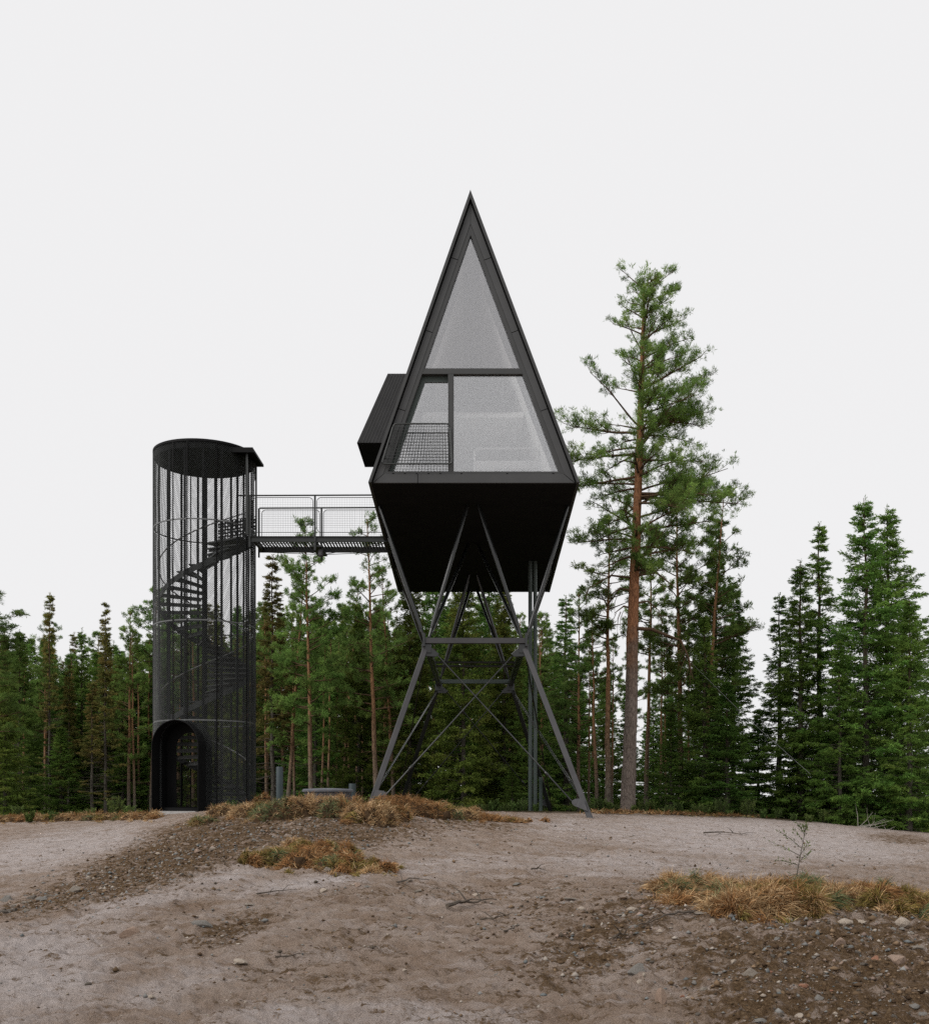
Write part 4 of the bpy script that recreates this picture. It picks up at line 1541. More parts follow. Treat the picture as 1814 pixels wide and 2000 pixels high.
def make_spruce(seed, h=12.0, clear=0.06, R=1.9, wh=0.34, nb=6, needle=None, tl=0.11, per=6, thin_top=0.0, sparse=1.0, r0=0.13, dead_low=0.0, twigd=9.0):
    t = Tree(seed)
    pts = [np.array([t.r.normal(0, 0.02), t.r.normal(0, 0.02), z]) for z in np.linspace(0, h, 9)]
    rad = [r0 * (1.15 if i == 0 else 1) * (1 - 0.93 * i / 8) for i in range(9)]
    tm = trunk_mesh('spruce_trunk', pts, rad, B_SPRUCE, 8, 0.05, seed)
    z = clear * h
    while z < h - 0.25:
        g_ = z / h
        prof = (1 - g_) ** 0.95 * (1.0 if g_ > 0.12 else 0.8 + g_ * 1.6)
        for k in range(nb if g_ < 0.85 else max(3, nb - 2)):
            if t.r.random() > sparse:
                continue
            L = max(0.10, R * prof * t.r.uniform(0.5, 1.22))
            az = t.r.uniform(0, 6.283)
            el = math.radians(-24 + 58 * g_ + t.r.normal(0, 7))
            n = 6
            s = np.linspace(0, 1, n)
            hdir = np.array([math.cos(az), math.sin(az), 0])
            zz = L * (math.tan(el) * s + 0.24 * s ** 2.2 * (1 - 0.5 * g_))
            p0 = interp_path(pts, min(0.99, (z + t.r.uniform(-0.12, 0.12)) / h))
            br = p0 + hdir[None] * (s * L)[:, None] + np.array([0, 0, 1.0]) * zz[:, None] + np.cumsum(t.r.normal(0, 0.025 * L, (n, 3)), 0)
            br[0] = p0
            t.tube(br, (0.008 + 0.012 * L / R) * (1 - 0.8 * s) + 0.003, 3)
            if g_ < dead_low and t.r.random() < 0.8:
                continue
            m = max(4, int(L * twigd))
            thin = 1.0 if g_ < 1 - thin_top else 0.36
            m = max(3, int(m * thin))
            q = t.r.uniform(0.10 if g_ > 0.5 else 0.22, 1.0, m)
            i = np.minimum((q * (n - 1)).astype(int), n - 2)
            f = q * (n - 1) - i
            b = br[i] * (1 - f)[:, None] + br[i + 1] * f[:, None]
            sd3 = np.cross(hdir, [0, 0, 1.0])
            sg = np.where(np.arange(m) % 2, 1.0, -1.0)[:, None]
            tw = hdir[None] * t.r.uniform(0.4, 1.0, (m, 1)) + sd3[None] * sg * t.r.uniform(0.2, 1.0, (m, 1)) + np.array([0, 0, -0.22 + 0.35 * g_])[None] + t.r.normal(0, 0.12, (m, 3))
            tlen = (0.12 + 0.32 * L * (1.05 - q) * 0.9)
            for w in (0.08, 0.28, 0.48, 0.68, 0.88, 1.05):
                t.tufts(b + tw * (tlen * w)[:, None] + np.array([0, 0, -0.10 * w * w]) * tlen[:, None], tw + np.array([0, 0, -0.32 + 0.45 * g_]), np.full(m, tl) * t.r.uniform(0.75, 1.2, m))
        z += wh * t.r.uniform(0.75, 1.25) * (1.0 - 0.45 * g_)
    t.tufts(np.array([[0, 0, h - 0.1], [0, 0, h - 0.25], [0, 0, h]]), np.tile([0, 0, 1.0], (3, 1)), np.full(3, tl))
    cm = t.crown_mesh('spruce_crown', B_LIMBG, needle or N_SPRUCE, per, 0.14, 0.6, 0.10)
    return tree_thing('spruce_tree', tm, cm)


def make_hero():
    d = 38.0
    raw = [(1225, 1590), (1229, 1480), (1232, 1400), (1236, 1200), (1240, 1100), (1244, 1000), (1250, 850), (1254, 700), (1257, 610), (1258, 552)]
    w = [W(a, b, d) for a, b in raw]
    bx, bz_ = w[0].x, gz(w[0].x, d)
    t = Tree(501)
    pts = np.array([[p.x - bx, t.r.normal(0, 0.03), p.z - bz_] for p in w])
    pts[0, 2] = -0.2
    rad = [0.30, 0.245, 0.225, 0.195, 0.175, 0.15, 0.125, 0.085, 0.055, 0.02]
    # resample evenly by height
    zz = np.linspace(pts[0, 2], pts[-1, 2], 30)
    pp = np.stack([np.interp(zz, pts[:, 2], pts[:, 0]), np.interp(zz, pts[:, 2], pts[:, 1]), zz], -1)
    rr = np.interp(zz, pts[:, 2], rad)
    tm = trunk_mesh('old_pine_trunk', pp, rr, B_HERO, 16, 0.05, 5)
    # crown reach to the left and right in photo rows
    rows = [530, 560, 600, 650, 700, 750, 790, 815, 850, 900, 950, 975, 1010, 1060, 1110, 1150]
    lft = [18, 72, 78, 78, 78, 80, 95, 165, 140, 110, 112, 90, 100, 110, 105, 60]
    rgt = [55, 60, 80, 112, 108, 142, 144, 146, 156, 132, 146, 222, 170, 140, 120, 60]
    pxm = F / d
    for k in range(100):
        py = 560 + (1135 - 560) * ((k + t.r.uniform(0, 1)) / 100)
        z = W(0, py, d).z - bz_
        p0 = np.array([np.interp(z, zz, pp[:, 0]), 0, z])
        az = t.r.uniform(0, 6.283)
        c = math.cos(az)
        ext = (np.interp(py, rows, rgt) if c > 0 else np.interp(py, rows, lft)) / pxm
        other = 0.75 * (np.interp(py, rows, rgt) + np.interp(py, rows, lft)) / 2 / pxm
        L = (abs(c) * ext + (1 - abs(c)) * other) * t.r.uniform(0.50, 0.95)
        g_ = (1135 - py) / 603
        if c < -0.2 and 640 < py < 800 and t.r.random() < 0.45:
            L *= 0.7
        dens = 6.6 if c > -0.1 else 4.4
        pine_limb(t, p0, az, L, math.radians(t.r.uniform(-16, 40) + 14 * g_), t.r.uniform(-0.34, 0.0) * (0.4 + 0.6 * (1 - g_)), 0.022 + 0.032 * (1 - g_), dens * 1.15, 0.130, 0.20, up=1.9)
    # the long arms the photograph shows
    for py, az, L, el, cv in ((845, math.radians(172), 2.6, 4, 0.10), (885, math.radians(186), 2.5, -4, -0.08), (840, math.radians(8), 2.4, 18, -0.02),
                              (975, math.radians(-4), 3.6, 0, -0.05), (965, math.radians(12), 2.5, 6, -0.02), (790, math.radians(5), 2.2, 22, 0.0), (760, math.radians(-12), 2.1, 25, 0.0),
                              (1055, math.radians(178), 2.1, 5, -0.1), (1090, math.radians(5), 2.0, 25, -0.3), (930, math.radians(184), 2.2, -8, -0.05), (1040, math.radians(-12), 2.4, 8, -0.05)):
        z = W(0, py, d).z - bz_
        p0 = np.array([np.interp(z, zz, pp[:, 0]), 0, z])
        pine_limb(t, p0, az, L, math.radians(el), cv, 0.055, 9.0, 0.13, 0.35, up=1.8)
    for k in range(7):
        t.tufts(np.array([pp[-1, 0], 0, pp[-1, 2]]) + t.r.normal(0, 0.22, (12, 3)), np.tile([0, 0, 1.0], (12, 1)), np.full(12, 0.16))
    # low bent limb that ends in a broken hanging bough
    z = W(0, 1228, d).z - bz_
    p0 = np.array([np.interp(z, zz, pp[:, 0]), -0.1, z])
    k = 1 / pxm
    path = [p0, p0 + [35 * k, -.1, -3 * k], p0 + [65 * k, -.2, -16 * k], p0 + [90 * k, -.25, -26 * k], p0 + [105 * k, -.3, -60 * k], p0 + [112 * k, -.3, -100 * k]]
    t.tube(np.array(path), [0.075, 0.065, 0.055, 0.045, 0.03, 0.008], 7)
    for i in range(14):
        b = np.array(interp_path(path, t.r.uniform(0.45, 0.95)))
        e = b + np.array([t.r.normal(0, 0.2), t.r.normal(0, 0.2), -t.r.uniform(0.3, 0.9)])
        t.tube(np.stack([b, (b + e) / 2 + t.r.normal(0, 0.05, 3), e]), [0.014, 0.009, 0.004], 4)
    for py, sx, L in ((1155, -1, 1.0), (1130, -1, 1.7), (1125, 1, 1.6), (1180, 1, 1.0), (1190, -1, 0.7)):
        z = W(0, py, d).z - bz_
        p0 = np.array([np.interp(z, zz, pp[:, 0]), -0.05, z])
        e = p0 + np.array([sx * L, t.r.normal(0, 0.2), -0.25 * L])
        t.tube(np.stack([p0, p0 + [sx * L * .5, 0, 0.1], e]), [0.05, 0.035, 0.012], 6)
        for i in range(4):
            b = p0 + (e - p0) * t.r.uniform(0.5, 1)
            t.tube(np.stack([b, b + [sx * 0.1, 0, -.25], b + [sx * .1, .1, -t.r.uniform(.4, .9)]]), [0.012, 0.01, 0.004], 4)
    cm = t.crown_mesh('old_pine_crown', B_LIMB, N_PINE, 13, 0.066, 0.85)
    root = tree_thing('pine_tree', tm, cm)
    root.location = (bx, d, bz_)
    tag(root, 'tall old pine with a thick grey lower trunk and orange upper bark', 'tree')
    return root


make_hero()
PR = {
    'pineA': (make_pine(11, 15, 0.30, 2.5, 74), 15.0), 'pineB': (make_pine(12, 15, 0.58, 1.8, 40), 15.0),
    'pineC': (make_pine(13, 15, 0.26, 2.3, 66, dens=4.2), 15.0), 'pineD': (make_pine(14, 15, 0.66, 1.7, 34), 15.0),
    'pineS': (make_pine(15, 14, 0.34, 2.3, 46, dens=3.0, per=9), 14.0),
    'sprA': (make_spruce(21, 12, 0.05, 2.7, 0.34, 7, thin_top=0.12, per=5), 12.0), 'sprB': (make_spruce(22, 12, 0.03, 2.2, 0.33, 7, per=5), 12.0),
    'sprC': (make_spruce(23, 12, 0.05, 2.0, 0.34, 6, thin_top=0.2), 12.0),
    'sprM': (make_spruce(24, 13, 0.03, 2.3, 0.30, 8, needle=N_MOSSY, tl=0.125, per=4), 13.0),
    'sprBr': (make_spruce(25, 13, 0.10, 1.35, 0.36, 6, needle=N_BROWN, sparse=0.8, dead_low=0.30, r0=0.10, thin_top=0.32), 13.0),
    'sprBr2': (make_spruce(26, 13, 0.12, 1.15, 0.36, 6, needle=N_BROWN, sparse=0.7, dead_low=0.45, r0=0.09, thin_top=0.5), 13.0),
    'sprT': (make_spruce(27, 12, 0.05, 1.6, 0.34, 6, thin_top=0.30, sparse=0.85), 12.0),
}
for o_, _ in PR.values():                           # park the originals in the wood far behind, where they serve as trees too
    pass
_used = set()
trees = []


def tree(kind, px, top, d, label, group=None, wid=1.0, rot=None, sink=0.0):
    o, h0 = PR[kind]
    x = (px - PX) / F * d
    zb_ = gz(x, d) - 0.05 - sink
    h = W(0, top, d).z - zb_
    s = h / h0
    rz = random.uniform(0, 6.28) if rot is None else rot
    sc = (s ** 0.8 * wid, s ** 0.8 * wid, s)
    if kind in _used:
        c = copy_tree(o, (x, d, zb_), rz, sc)
    else:
        _used.add(kind)
        c = o
        c.location = (x, d, zb_); c.rotation_euler = (0, 0, rz); c.scale = sc
    for k in ('label', 'group', 'category'):
        if k in c:
            del c[k]
    tag(c, label, 'tree', group)
    trees.append(c)
    return c


# right-hand stand
tree('sprA', 1690, 972, 40.0, 'tallest spruce of the stand beyond the open gap, with a pointed leader', None, 1.2)
tree('sprA', 1733, 990, 41.5, 'broad dark spruce close behind the tallest spruce at the clearing edge', None, 1.28)
tree('sprT', 1600, 1022, 42, 'narrow spruce with a spindly see-through top beside the broad spruces', None, 1.3)
tree('sprC', 1563, 1095, 41, 'slim yellowish spruce next to the spindly topped spruce', None, 1.3)
tree('sprT', 1522, 1160, 43, 'thin open spruce standing alone at the gap in the wood', None, 1.35)
tree('sprB', 1640, 1250, 39, 'half-height dense spruce in front of the tallest spruce', None, 1.15)
tree('sprB', 1775, 1170, 38.5, 'bushy dark spruce with boughs sweeping down over the clearing edge', None, 1.2)
tree('sprA', 1850, 1120, 43, 'dark spruce behind the bushy spruce at the end of the stand', None, 1.1)
tree('sprB', 1480, 1400, 44, 'low dark spruce filling the gap below the thin open spruce', 'low spruces at the gap', 1.5)
tree('sprB', 1560, 1430, 41, 'low dark spruce filling the gap below the thin open spruce', 'low spruces at the gap', 1.6)
# around the old pine
tree('pineA', 1330, 935, 43, 'dense-crowned pine directly behind the old pine', None, 1.05, 0.4)
tree('pineC', 1368, 965, 42.5, 'heavy dark-crowned pine between the old pine and the tall dark spruce', None, 1.0)
tree('sprA', 1398, 1020, 44, 'tall dark spruce on the gap side of the old pine', None, 0.85)
tree('sprC', 1432, 1130, 45, 'open spruce with long bare twigs at the edge of the old pine group', None, 1.1)
tree('sprB', 1375, 1200, 41, 'dense spruce with boughs to the ground behind the drooping dead limb', None, 1.1)
tree('sprB', 1310, 1390, 41, 'small dense spruce at the foot of the pine group', None, 1.4)
tree('sprB', 1420, 1330, 40, 'squat spruce with a wide dark skirt near the clearing edge', None, 1.6)
tree('pineB', 1262, 1060, 46, 'slender pine with a straight orange stem close behind the thick trunk', None, 1.0)
tree('pineB', 1186, 1010, 42, 'slender pine with a long bare stem between the thick trunk and the cabin', None, 1.25)
tree('pineD', 1166, 1200, 44, 'thin young pine with a pinkish bare stem near the cabin leg', None, 1.1)
tree('pineC', 1130, 1150, 47, 'bushy pine between the cabin legs and the slender pines', None, 1.0)
tree('sprT', 1105, 1165, 52, 'pointed spruce top showing between the cabin floor and the slender pines', None, 1.5)
tree('pineS', 1062, 1205, 50, 'ragged pine showing beside the tall pipes', None, 1.1)
# behind the stilts and bridge
tree('pineA', 608, 1018, 42, 'tall green pine with an orange trunk under the footbridge', None, 0.98, 1.0)
tree('pineS', 735, 1012, 42.5, 'sparse pine with an orange trunk beside the cabin floor', None, 1.0)
tree('sprBr', 532, 1085, 44, 'brownish spruce close behind the tower under the bridge end', None, 1.3)
tree('pineC', 665, 1140, 47, 'bushy pine between the two orange trunks under the bridge', None, 1.0)
tree('pineC', 560, 1110, 43.5, 'full-crowned pine next to the brownish spruce under the bridge', None, 1.0)
tree('sprM', 700, 1180, 46, 'yellow-green spruce with low boughs below the footbridge', None, 1.0)
tree('pineC', 770, 1120, 44.5, 'full green pine between the sparse pine and the stilts', None, 1.0)
tree('sprM', 800, 1085, 45, 'mossy olive spruce behind the stilts on the bridge side', None, 1.0)
tree('sprM', 905, 1075, 43.5, 'broad mossy olive spruce in the middle behind the cross braces', None, 1.05)
tree('sprM', 985, 1120, 46, 'mossy spruce behind the stilts near the tall pipes', None, 0.95)
tree('sprA', 850, 1040, 49, 'dark spruce whose top is hidden by the cabin floor', 'dark spruces behind the stilts', 1.0)
tree('sprA', 955, 1060, 51, 'dark spruce whose top is hidden by the cabin floor', 'dark spruces behind the stilts', 1.0)
tree('sprB', 1040, 1300, 44, 'dark low spruce behind the tall pipes', None, 1.4)
tree('sprB', 1000, 1500, 40.5, 'tiny green spruce on the crest beyond the stilts', None, 1.7)
# wood beside the tower
tree('pineA', -30, 1085, 40, 'pine with one long bough at the outer end of the tower wood', None, 1.45, 2.1)
tree('sprB', 38, 1232, 47, 'dense green spruce next to the pine with the long bough', None, 1.1)
tree('sprBr2', 97, 1158, 50, 'tallest thin dying spruce with a bare tip in the tower wood', None, 1.0)
tree('pineS', 84, 1205, 52, 'thin pine beside the tallest dying spruce', None, 0.95)
tree('sprC', 160, 1228, 54, 'pointed green spruce between the two dying spruces', None, 1.05)
tree('sprBr', 206, 1178, 49, 'brown spruce with a pale grey trunk and dead lower boughs', None, 1.0)
tree('pineC', 252, 1188, 50, 'bushy green pine between the brown spruce and the tower', None, 0.95)
tree('pineD', 296, 1150, 51, 'pine with a bare orange stem partly hidden by the tower', None, 1.1)
tree('sprM', 10, 1330, 44, 'olive green spruce with low boughs below the dense green spruce', None, 1.2)
tree('sprBr', 135, 1300, 52, 'short browning spruce in the wood beside the tower', 'short browning spruces', 1.3)
tree('sprBr', 232, 1290, 53, 'short browning spruce in the wood beside the tower', 'short browning spruces', 1.3)
tree('sprBr2', 180, 1330, 47, 'short browning spruce in the wood beside the tower', 'short browning spruces', 1.5)
tree('sprB', 120, 1420, 50, 'low dark spruce in the shade of the wood beside the tower', 'low dark spruces', 1.7)
tree('sprB', 240, 1440, 52, 'low dark spruce in the shade of the wood beside the tower', 'low dark spruces', 1.8)
tree('sprB', 60, 1440, 52, 'low dark spruce in the shade of the wood beside the tower', 'low dark spruces', 1.8)

# deeper rows
R2 = random.Random(5)
kinds_l = ['pineD', 'pineB', 'sprBr', 'sprBr2', 'sprB', 'sprC', 'sprM', 'pineC', 'sprA']
txt = {'pine': 'pine with a bare reddish stem deep in the {}', 'sprBr': 'browning spruce deep in the {}', 'spr': 'dark green spruce deep in the {}'}


def deep(px, top, d, kind, where):
    key = 'pine' if kind.startswith('pine') else ('sprBr' if kind.startswith('sprBr') else 'spr')
    lab = txt[key].format(where)
    tree(kind, px, top, d, lab, lab.replace('deep in', 'trees deep in'), R2.uniform(0.95, 1.35))


for row, (d0, d1, step) in enumerate(((53, 60, 26), (61, 72, 30), (73, 90, 34), (92, 120, 40))):
    px = -90
    while px < 520:
        deep(px + R2.uniform(-10, 10), R2.uniform(1235, 1330) + (px > 300) * -60, R2.uniform(d0, d1), R2.choice(kinds_l), 'wood beside the tower doorway' if px < 300 else 'wood behind the tower')
        px += step * R2.uniform(0.8, 1.2)
    px = 520
    while px < 1080:
        deep(px + R2.uniform(-10, 10), R2.uniform(1180, 1280), R2.uniform(d0, d1), R2.choice(['pineD', 'pineB', 'pineD', 'sprM', 'sprA', 'sprB', 'pineC']), 'wood behind the stilts')
        px += step * R2.uniform(0.9, 1.25)
    if row < 2:
        px = 1085
        while px < 1900:
            gap = 1440 < px < 1530
            if not gap:
                deep(px + R2.uniform(-10, 10), R2.uniform(1330, 1460) if px > 1400 else R2.uniform(1260, 1400), R2.uniform(d0, d1), R2.choice(['sprA', 'sprB', 'sprC', 'pineB']), 'wood behind the old pine' if px < 1450 else 'spruce wood beyond the gap')
            px += step * R2.uniform(1.3, 1.8)
# bare pine stems just inside the wood between tower and cabin
for px, top, d in ((520, 1180, 46), (575, 1200, 48), (628, 1230, 49), (640, 1215, 51), (656, 1240, 53), (672, 1250, 54), (683, 1230, 52), (696, 1215, 49), (708, 1240, 52), (746, 1225, 50), (752, 1250, 54)):
    tree('pineD', px, top, d, 'young pine with a long bare orange stem between the tower and the stilts', 'bare pine stems between tower and stilts', 0.8)
for px, top, d in ((44, 1260, 49), (88, 1280, 51), (263, 1230, 50), (271, 1250, 53), (290, 1240, 54), (250, 1290, 55)):
    tree('pineD', px, top, d, 'young pine with a bare orange stem at the edge of the wood beside the tower', 'bare pine stems in the wood beside the tower', 0.8)
for px, top, d in ((1150, 1240, 49), (1195, 1250, 50), (1290, 1200, 48), (1300, 1260, 51), (1345, 1210, 47)):
    tree('pineB', px, top, d, 'thin pine behind the thick old trunk', 'thin pines around the old trunk', 0.8)

# low undergrowth along the edge of the wood
def make_shrub(seed, h=0.8, n=42, leafl=0.085):
    t = Tree(seed)
    for k in range(n):
        az = t.r.uniform(0, 6.28)
        e = np.array([math.cos(az) * t.r.uniform(.1, .5), math.sin(az) * t.r.uniform(.1, .5), t.r.uniform(.4, 1)]) * h
        b = np.array([math.cos(az), math.sin(az), 0]) * 0.06
        t.tube(np.stack([b, (b + e) / 2 + t.r.normal(0, 0.04, 3), e]), [0.006, 0.005, 0.002], 3)
        m = 9
        w = t.r.uniform(0.25, 1, m)
        t.tufts(b + (e - b)[None] * w[:, None], np.tile(unit(e), (m, 1)) * .6 + t.r.normal(0, .5, (m, 3)), np.full(m, leafl))
    return t.crown_mesh('shrub', B_LIMBG, N_LEAF, 4, 0.28, 0.6)


shrub_me = [make_shrub(71), make_shrub(72, 0.6, 34, 0.10), make_shrub(73, 1.0, 50, 0.075)]
R3 = random.Random(9)
spots = [(px, R3.uniform(34.5, 40)) for px in list(range(1120, 1480, 17)) + list(range(1490, 1660, 30)) + list(range(880, 1060, 14)) + list(range(10, 290, 24)) + [452, 505, 520, 560, 700, 712, 725, 735]]
for i, (px, d) in enumerate(spots):
    d = d if not (430 < px < 760) else R3.uniform(29, 33)
    x = (px - PX) / F * d
    o = link('shrub', shrub_me[i % 3])
    s = R3.uniform(0.3, 0.7)
    o.location = (x, d, gz(x, d) - 0.03); o.rotation_euler = (0, 0, R3.uniform(0, 6)); o.scale = (s, s, s * R3.uniform(.8, 1.2))
    where = 'at the foot of the wood beside the tower' if px < 400 else ('on the crest behind the turf bank' if px < 780 else ('on the crest behind the stilts' if px < 1070 else 'along the edge of the spruce wood beyond the gap'))
    tag(o, 'low leafy green shrub ' + where, 'shrub', 'low shrubs ' + where)

# ------------------------------------------------------------------ turf banks
PAL = {'straw': [(0.40, 0.262, 0.135), (0.34, 0.222, 0.115), (0.52, 0.38, 0.225), (0.27, 0.160, 0.075), (0.18, 0.11, 0.055), (0.45, 0.32, 0.175)],
       'rust': [(0.28, 0.140, 0.058), (0.22, 0.115, 0.050), (0.33, 0.18, 0.075), (0.14, 0.078, 0.038)],
       'moss': [(0.20, 0.155, 0.045), (0.14, 0.12, 0.035), (0.26, 0.19, 0.06), (0.10, 0.085, 0.03)],
       'green': [(0.085, 0.115, 0.050), (0.115, 0.145, 0.07), (0.06, 0.09, 0.04), (0.15, 0.165, 0.085)]}


def turf(name, label, lumps, bl, bw, seed, ndens):
    """lumps: (photo x, photo y of its foot, half width px, height px, palette, blades)"""
    r = np.random.default_rng(seed)
    SV, SF, nb = [], [], 0
    BV, BC, BF, nbv = [], [], [], 0
    first = None
    for px, py, hw, hp, pal, am in lumps:
        g0 = G(px, py)
        k = g0.y / F
        rx_, rz_ = hw * k, hp * k
        ry_ = rx_ * 0.75
        c = np.array([g0.x, g0.y + ry_ * 0.6, gz(g0.x, g0.y + ry_ * 0.6)])
        if first is None:
            first = c
        # soil lump: noisy half dome
        nu, nv = 18, 7
        U, Vv = np.meshgrid(np.arange(nu) * 2 * math.pi / nu, np.linspace(0, math.pi / 2, nv), indexing='ij')
        rr = 1 + 0.24 * r.normal(size=U.shape) * (Vv < 1.4)
        vx = c[0] + rx_ * np.cos(U) * np.cos(Vv) * rr
        vy = c[1] + ry_ * np.sin(U) * np.cos(Vv) * rr
        vz = ground_z(vx, vy) - 0.09 + (rz_ * 0.5 + 0.06) * np.sin(Vv) * rr
        SV.append(np.stack([vx, vy, vz], -1).reshape(-1, 3))
        idx = np.arange(nu * nv).reshape(nu, nv)
        SF.append(np.stack([idx[:, :-1], np.roll(idx, -1, 0)[:, :-1], np.roll(idx, -1, 0)[:, 1:], idx[:, 1:]], -1).reshape(-1, 4) + nb)
        nb += nu * nv
        # blades
        n = int(am * ndens)
        a = r.uniform(0, 2 * math.pi, n)
        q = np.arccos(r.uniform(0, 1, n)) * 0.95
        q = math.pi / 2 - q
        bx = c[0] + rx_ * np.cos(a) * np.cos(q)
        by = c[1] + ry_ * np.sin(a) * np.cos(q)
        bz = ground_z(bx, by) - 0.02 + rz_ * 0.76 * np.sin(q)
        out = np.stack([np.cos(a) * np.cos(q), np.sin(a) * np.cos(q), np.sin(q) * 0.9 + 0.25], -1)
        lay = np.array([r.normal(0, 0.8), r.normal(0, 0.5), 0.0])           # each tuft is combed its own way
        swirl = np.stack([fbm(bx * 7, by * 7 + 3, 2), fbm(bx * 7 + 9, by * 7, 2), np.zeros(n)], -1) * 1.6
        d0 = out * 0.6 + lay * 0.7 + swirl * 1.2 + r.normal(0, 0.5, (n, 3))
        d0 /= np.linalg.norm(d0, axis=1, keepdims=True)
        ln = bl * r.uniform(0.45, 1.3, n)
        droop = r.uniform(0.25, 1.0, n)
        p0 = np.stack([bx, by, bz], -1)
        p1 = p0 + d0 * (ln * 0.55)[:, None]
        d1 = d0 + np.c_[np.zeros(n), np.zeros(n), -droop]
        p2 = p1 + d1 / np.linalg.norm(d1, axis=1, keepdims=True) * (ln * 0.55)[:, None]
        sd = np.cross(d0, r.normal(size=(n, 3)))
        sd /= np.linalg.norm(sd, axis=1, keepdims=True)
        w = (bw * r.uniform(0.6, 1.4, n))[:, None]
        BV.append(np.stack([p0 - sd * w, p0 + sd * w, p1 + sd * w * .8, p1 - sd * w * .8, p2 + sd * w * .25, p2 - sd * w * .25], 1).reshape(-1, 3))
        pc = np.array(PAL[pal])
        mixp = np.array(PAL['straw'] + PAL['rust'])
        cc = pc[r.integers(0, len(pc), n)]
        sw = r.random(n) < 0.25
        cc[sw] = mixp[r.integers(0, len(mixp), sw.sum())]
        cc = cc * r.uniform(0.7, 1.75, (n, 1))
        BC.append(np.repeat(cc, 6, 0))
        k6 = np.arange(n)[:, None] * 6 + nbv
        BF.append(np.concatenate([k6 + [0, 1, 2, 3], k6 + [3, 2, 4, 5]]))
        nbv += n * 6
    root = empty(name, tuple(first), label, 'turf')
    inv = Matrix.Translation(Vector(first)).inverted()
    s = link('soil', np_mesh('turf_soil', np.concatenate(SV), [(np.concatenate(SF), 0)], [M_SOIL], True), root)
    b = link('grass', np_mesh('turf_grass', np.concatenate(BV), [(np.concatenate(BF), 0)], [M_GRASS], False, {'tint': np.concatenate(BC)}), root)
    b['kind'] = 'stuff'
    s['kind'] = 'stuff'
    return root


def lump_row(pts, seed, up=1.25):
    r = random.Random(seed)
    out = []
    for px, py, hw, hp, pal, am in pts:
        hp *= up
        out.append((px, py, hw, hp, pal, am * 0.7))
        for _ in range(4):
            out.append((px + r.uniform(-1, 1) * hw * 1.0, py + r.uniform(-1, 0.4) * hp * 0.3, hw * r.uniform(.25, .6), hp * r.uniform(.4, 1.0), r.choice([pal, pal, 'rust', 'moss', 'straw', 'green']), am * 0.32))
        for _ in range(2):
            out.append((px + r.uniform(-1, 1) * hw * 1.7, py + r.uniform(-0.4, 1.0) * hp * 0.35, hw * r.uniform(.10, .22), hp * r.uniform(.06, .2), r.choice([pal, 'rust', 'moss', 'straw']), am * r.uniform(0.03, 0.10)))
    return out


turf('turf_bank', 'long straw-coloured turf bank on the crest in front of the tower and stilts', lump_row([
    (395, 1612, 26, 14, 'green', 0.6), (430, 1594, 30, 20, 'straw', 0.8), (478, 1596, 34, 22, 'straw', 1.0), (515, 1598, 30, 24, 'green', 1.0), (548, 1602, 38, 34, 'green', 1.3),
    (580, 1598, 34, 36, 'straw', 1.1), (615, 1594, 34, 30, 'straw', 1.0), (645, 1590, 30, 26, 'straw', 0.9), (672, 1596, 28, 26, 'green', 0.7), (700, 1604, 34, 30, 'straw', 1.1), (735, 1610, 42, 38, 'straw', 1.6),
    (765, 1602, 34, 34, 'rust', 1.1), (742, 1582, 26, 26, 'rust', 0.8), (788, 1590, 30, 30, 'rust', 1.0), (815, 1594, 30, 28, 'rust', 0.9), (845, 1598, 30, 24, 'rust', 0.9), (880, 1598, 30, 20, 'moss', 0.8),
    (910, 1601, 26, 18, 'straw', 0.7), (940, 1603, 22, 10, 'rust', 0.5), (965, 1605, 22, 9, 'rust', 0.5), (1000, 1606, 24, 8, 'rust', 0.4)], 3, 1.5), 0.13, 0.0034, 31, 1150)
turf('turf_clump', 'mossy rust and yellow turf clump lying midway down the sandy slope', lump_row([
    (510, 1690, 34, 22, 'moss', 1.0), (545, 1688, 34, 26, 'moss', 1.1), (575, 1694, 36, 26, 'rust', 1.1), (612, 1692, 34, 30, 'rust', 1.0), (590, 1668, 30, 24, 'moss', 1.0), (650, 1696, 32, 24, 'green', 0.8),
    (625, 1672, 26, 24, 'rust', 0.8), (685, 1698, 34, 28, 'rust', 1.0), (672, 1680, 28, 26, 'rust', 0.9), (700, 1704, 36, 20, 'moss', 1.0), (735, 1702, 28, 18, 'rust', 0.7), (755, 1700, 16, 12, 'rust', 0.4)], 4, 1.45), 0.09, 0.0032, 32, 1500)
turf('turf_clump', 'large dry straw-grass clump with a thin sapling on the gravelly mound', lump_row([
    (1310, 1748, 40, 34, 'straw', 1.5), (1345, 1738, 44, 34, 'straw', 1.6), (1390, 1736, 44, 26, 'straw', 1.4), (1335, 1766, 40, 22, 'straw', 1.2), (1425, 1752, 40, 22, 'green', 1.0),
    (1420, 1782, 44, 30, 'straw', 1.5), (1465, 1786, 48, 40, 'straw', 1.9), (1510, 1788, 48, 54, 'straw', 2.2), (1555, 1790, 44, 46, 'rust', 1.6), (1585, 1788, 36, 50, 'moss', 1.3), (1475, 1752, 36, 30, 'straw', 1.1),
    (1530, 1744, 36, 26, 'rust', 1.0), (1580, 1746, 32, 36, 'green', 0.9), (1625, 1752, 34, 28, 'straw', 1.0), (1605, 1772, 28, 26, 'green', 0.7)], 5, 1.0), 0.13, 0.0028, 33, 1300)
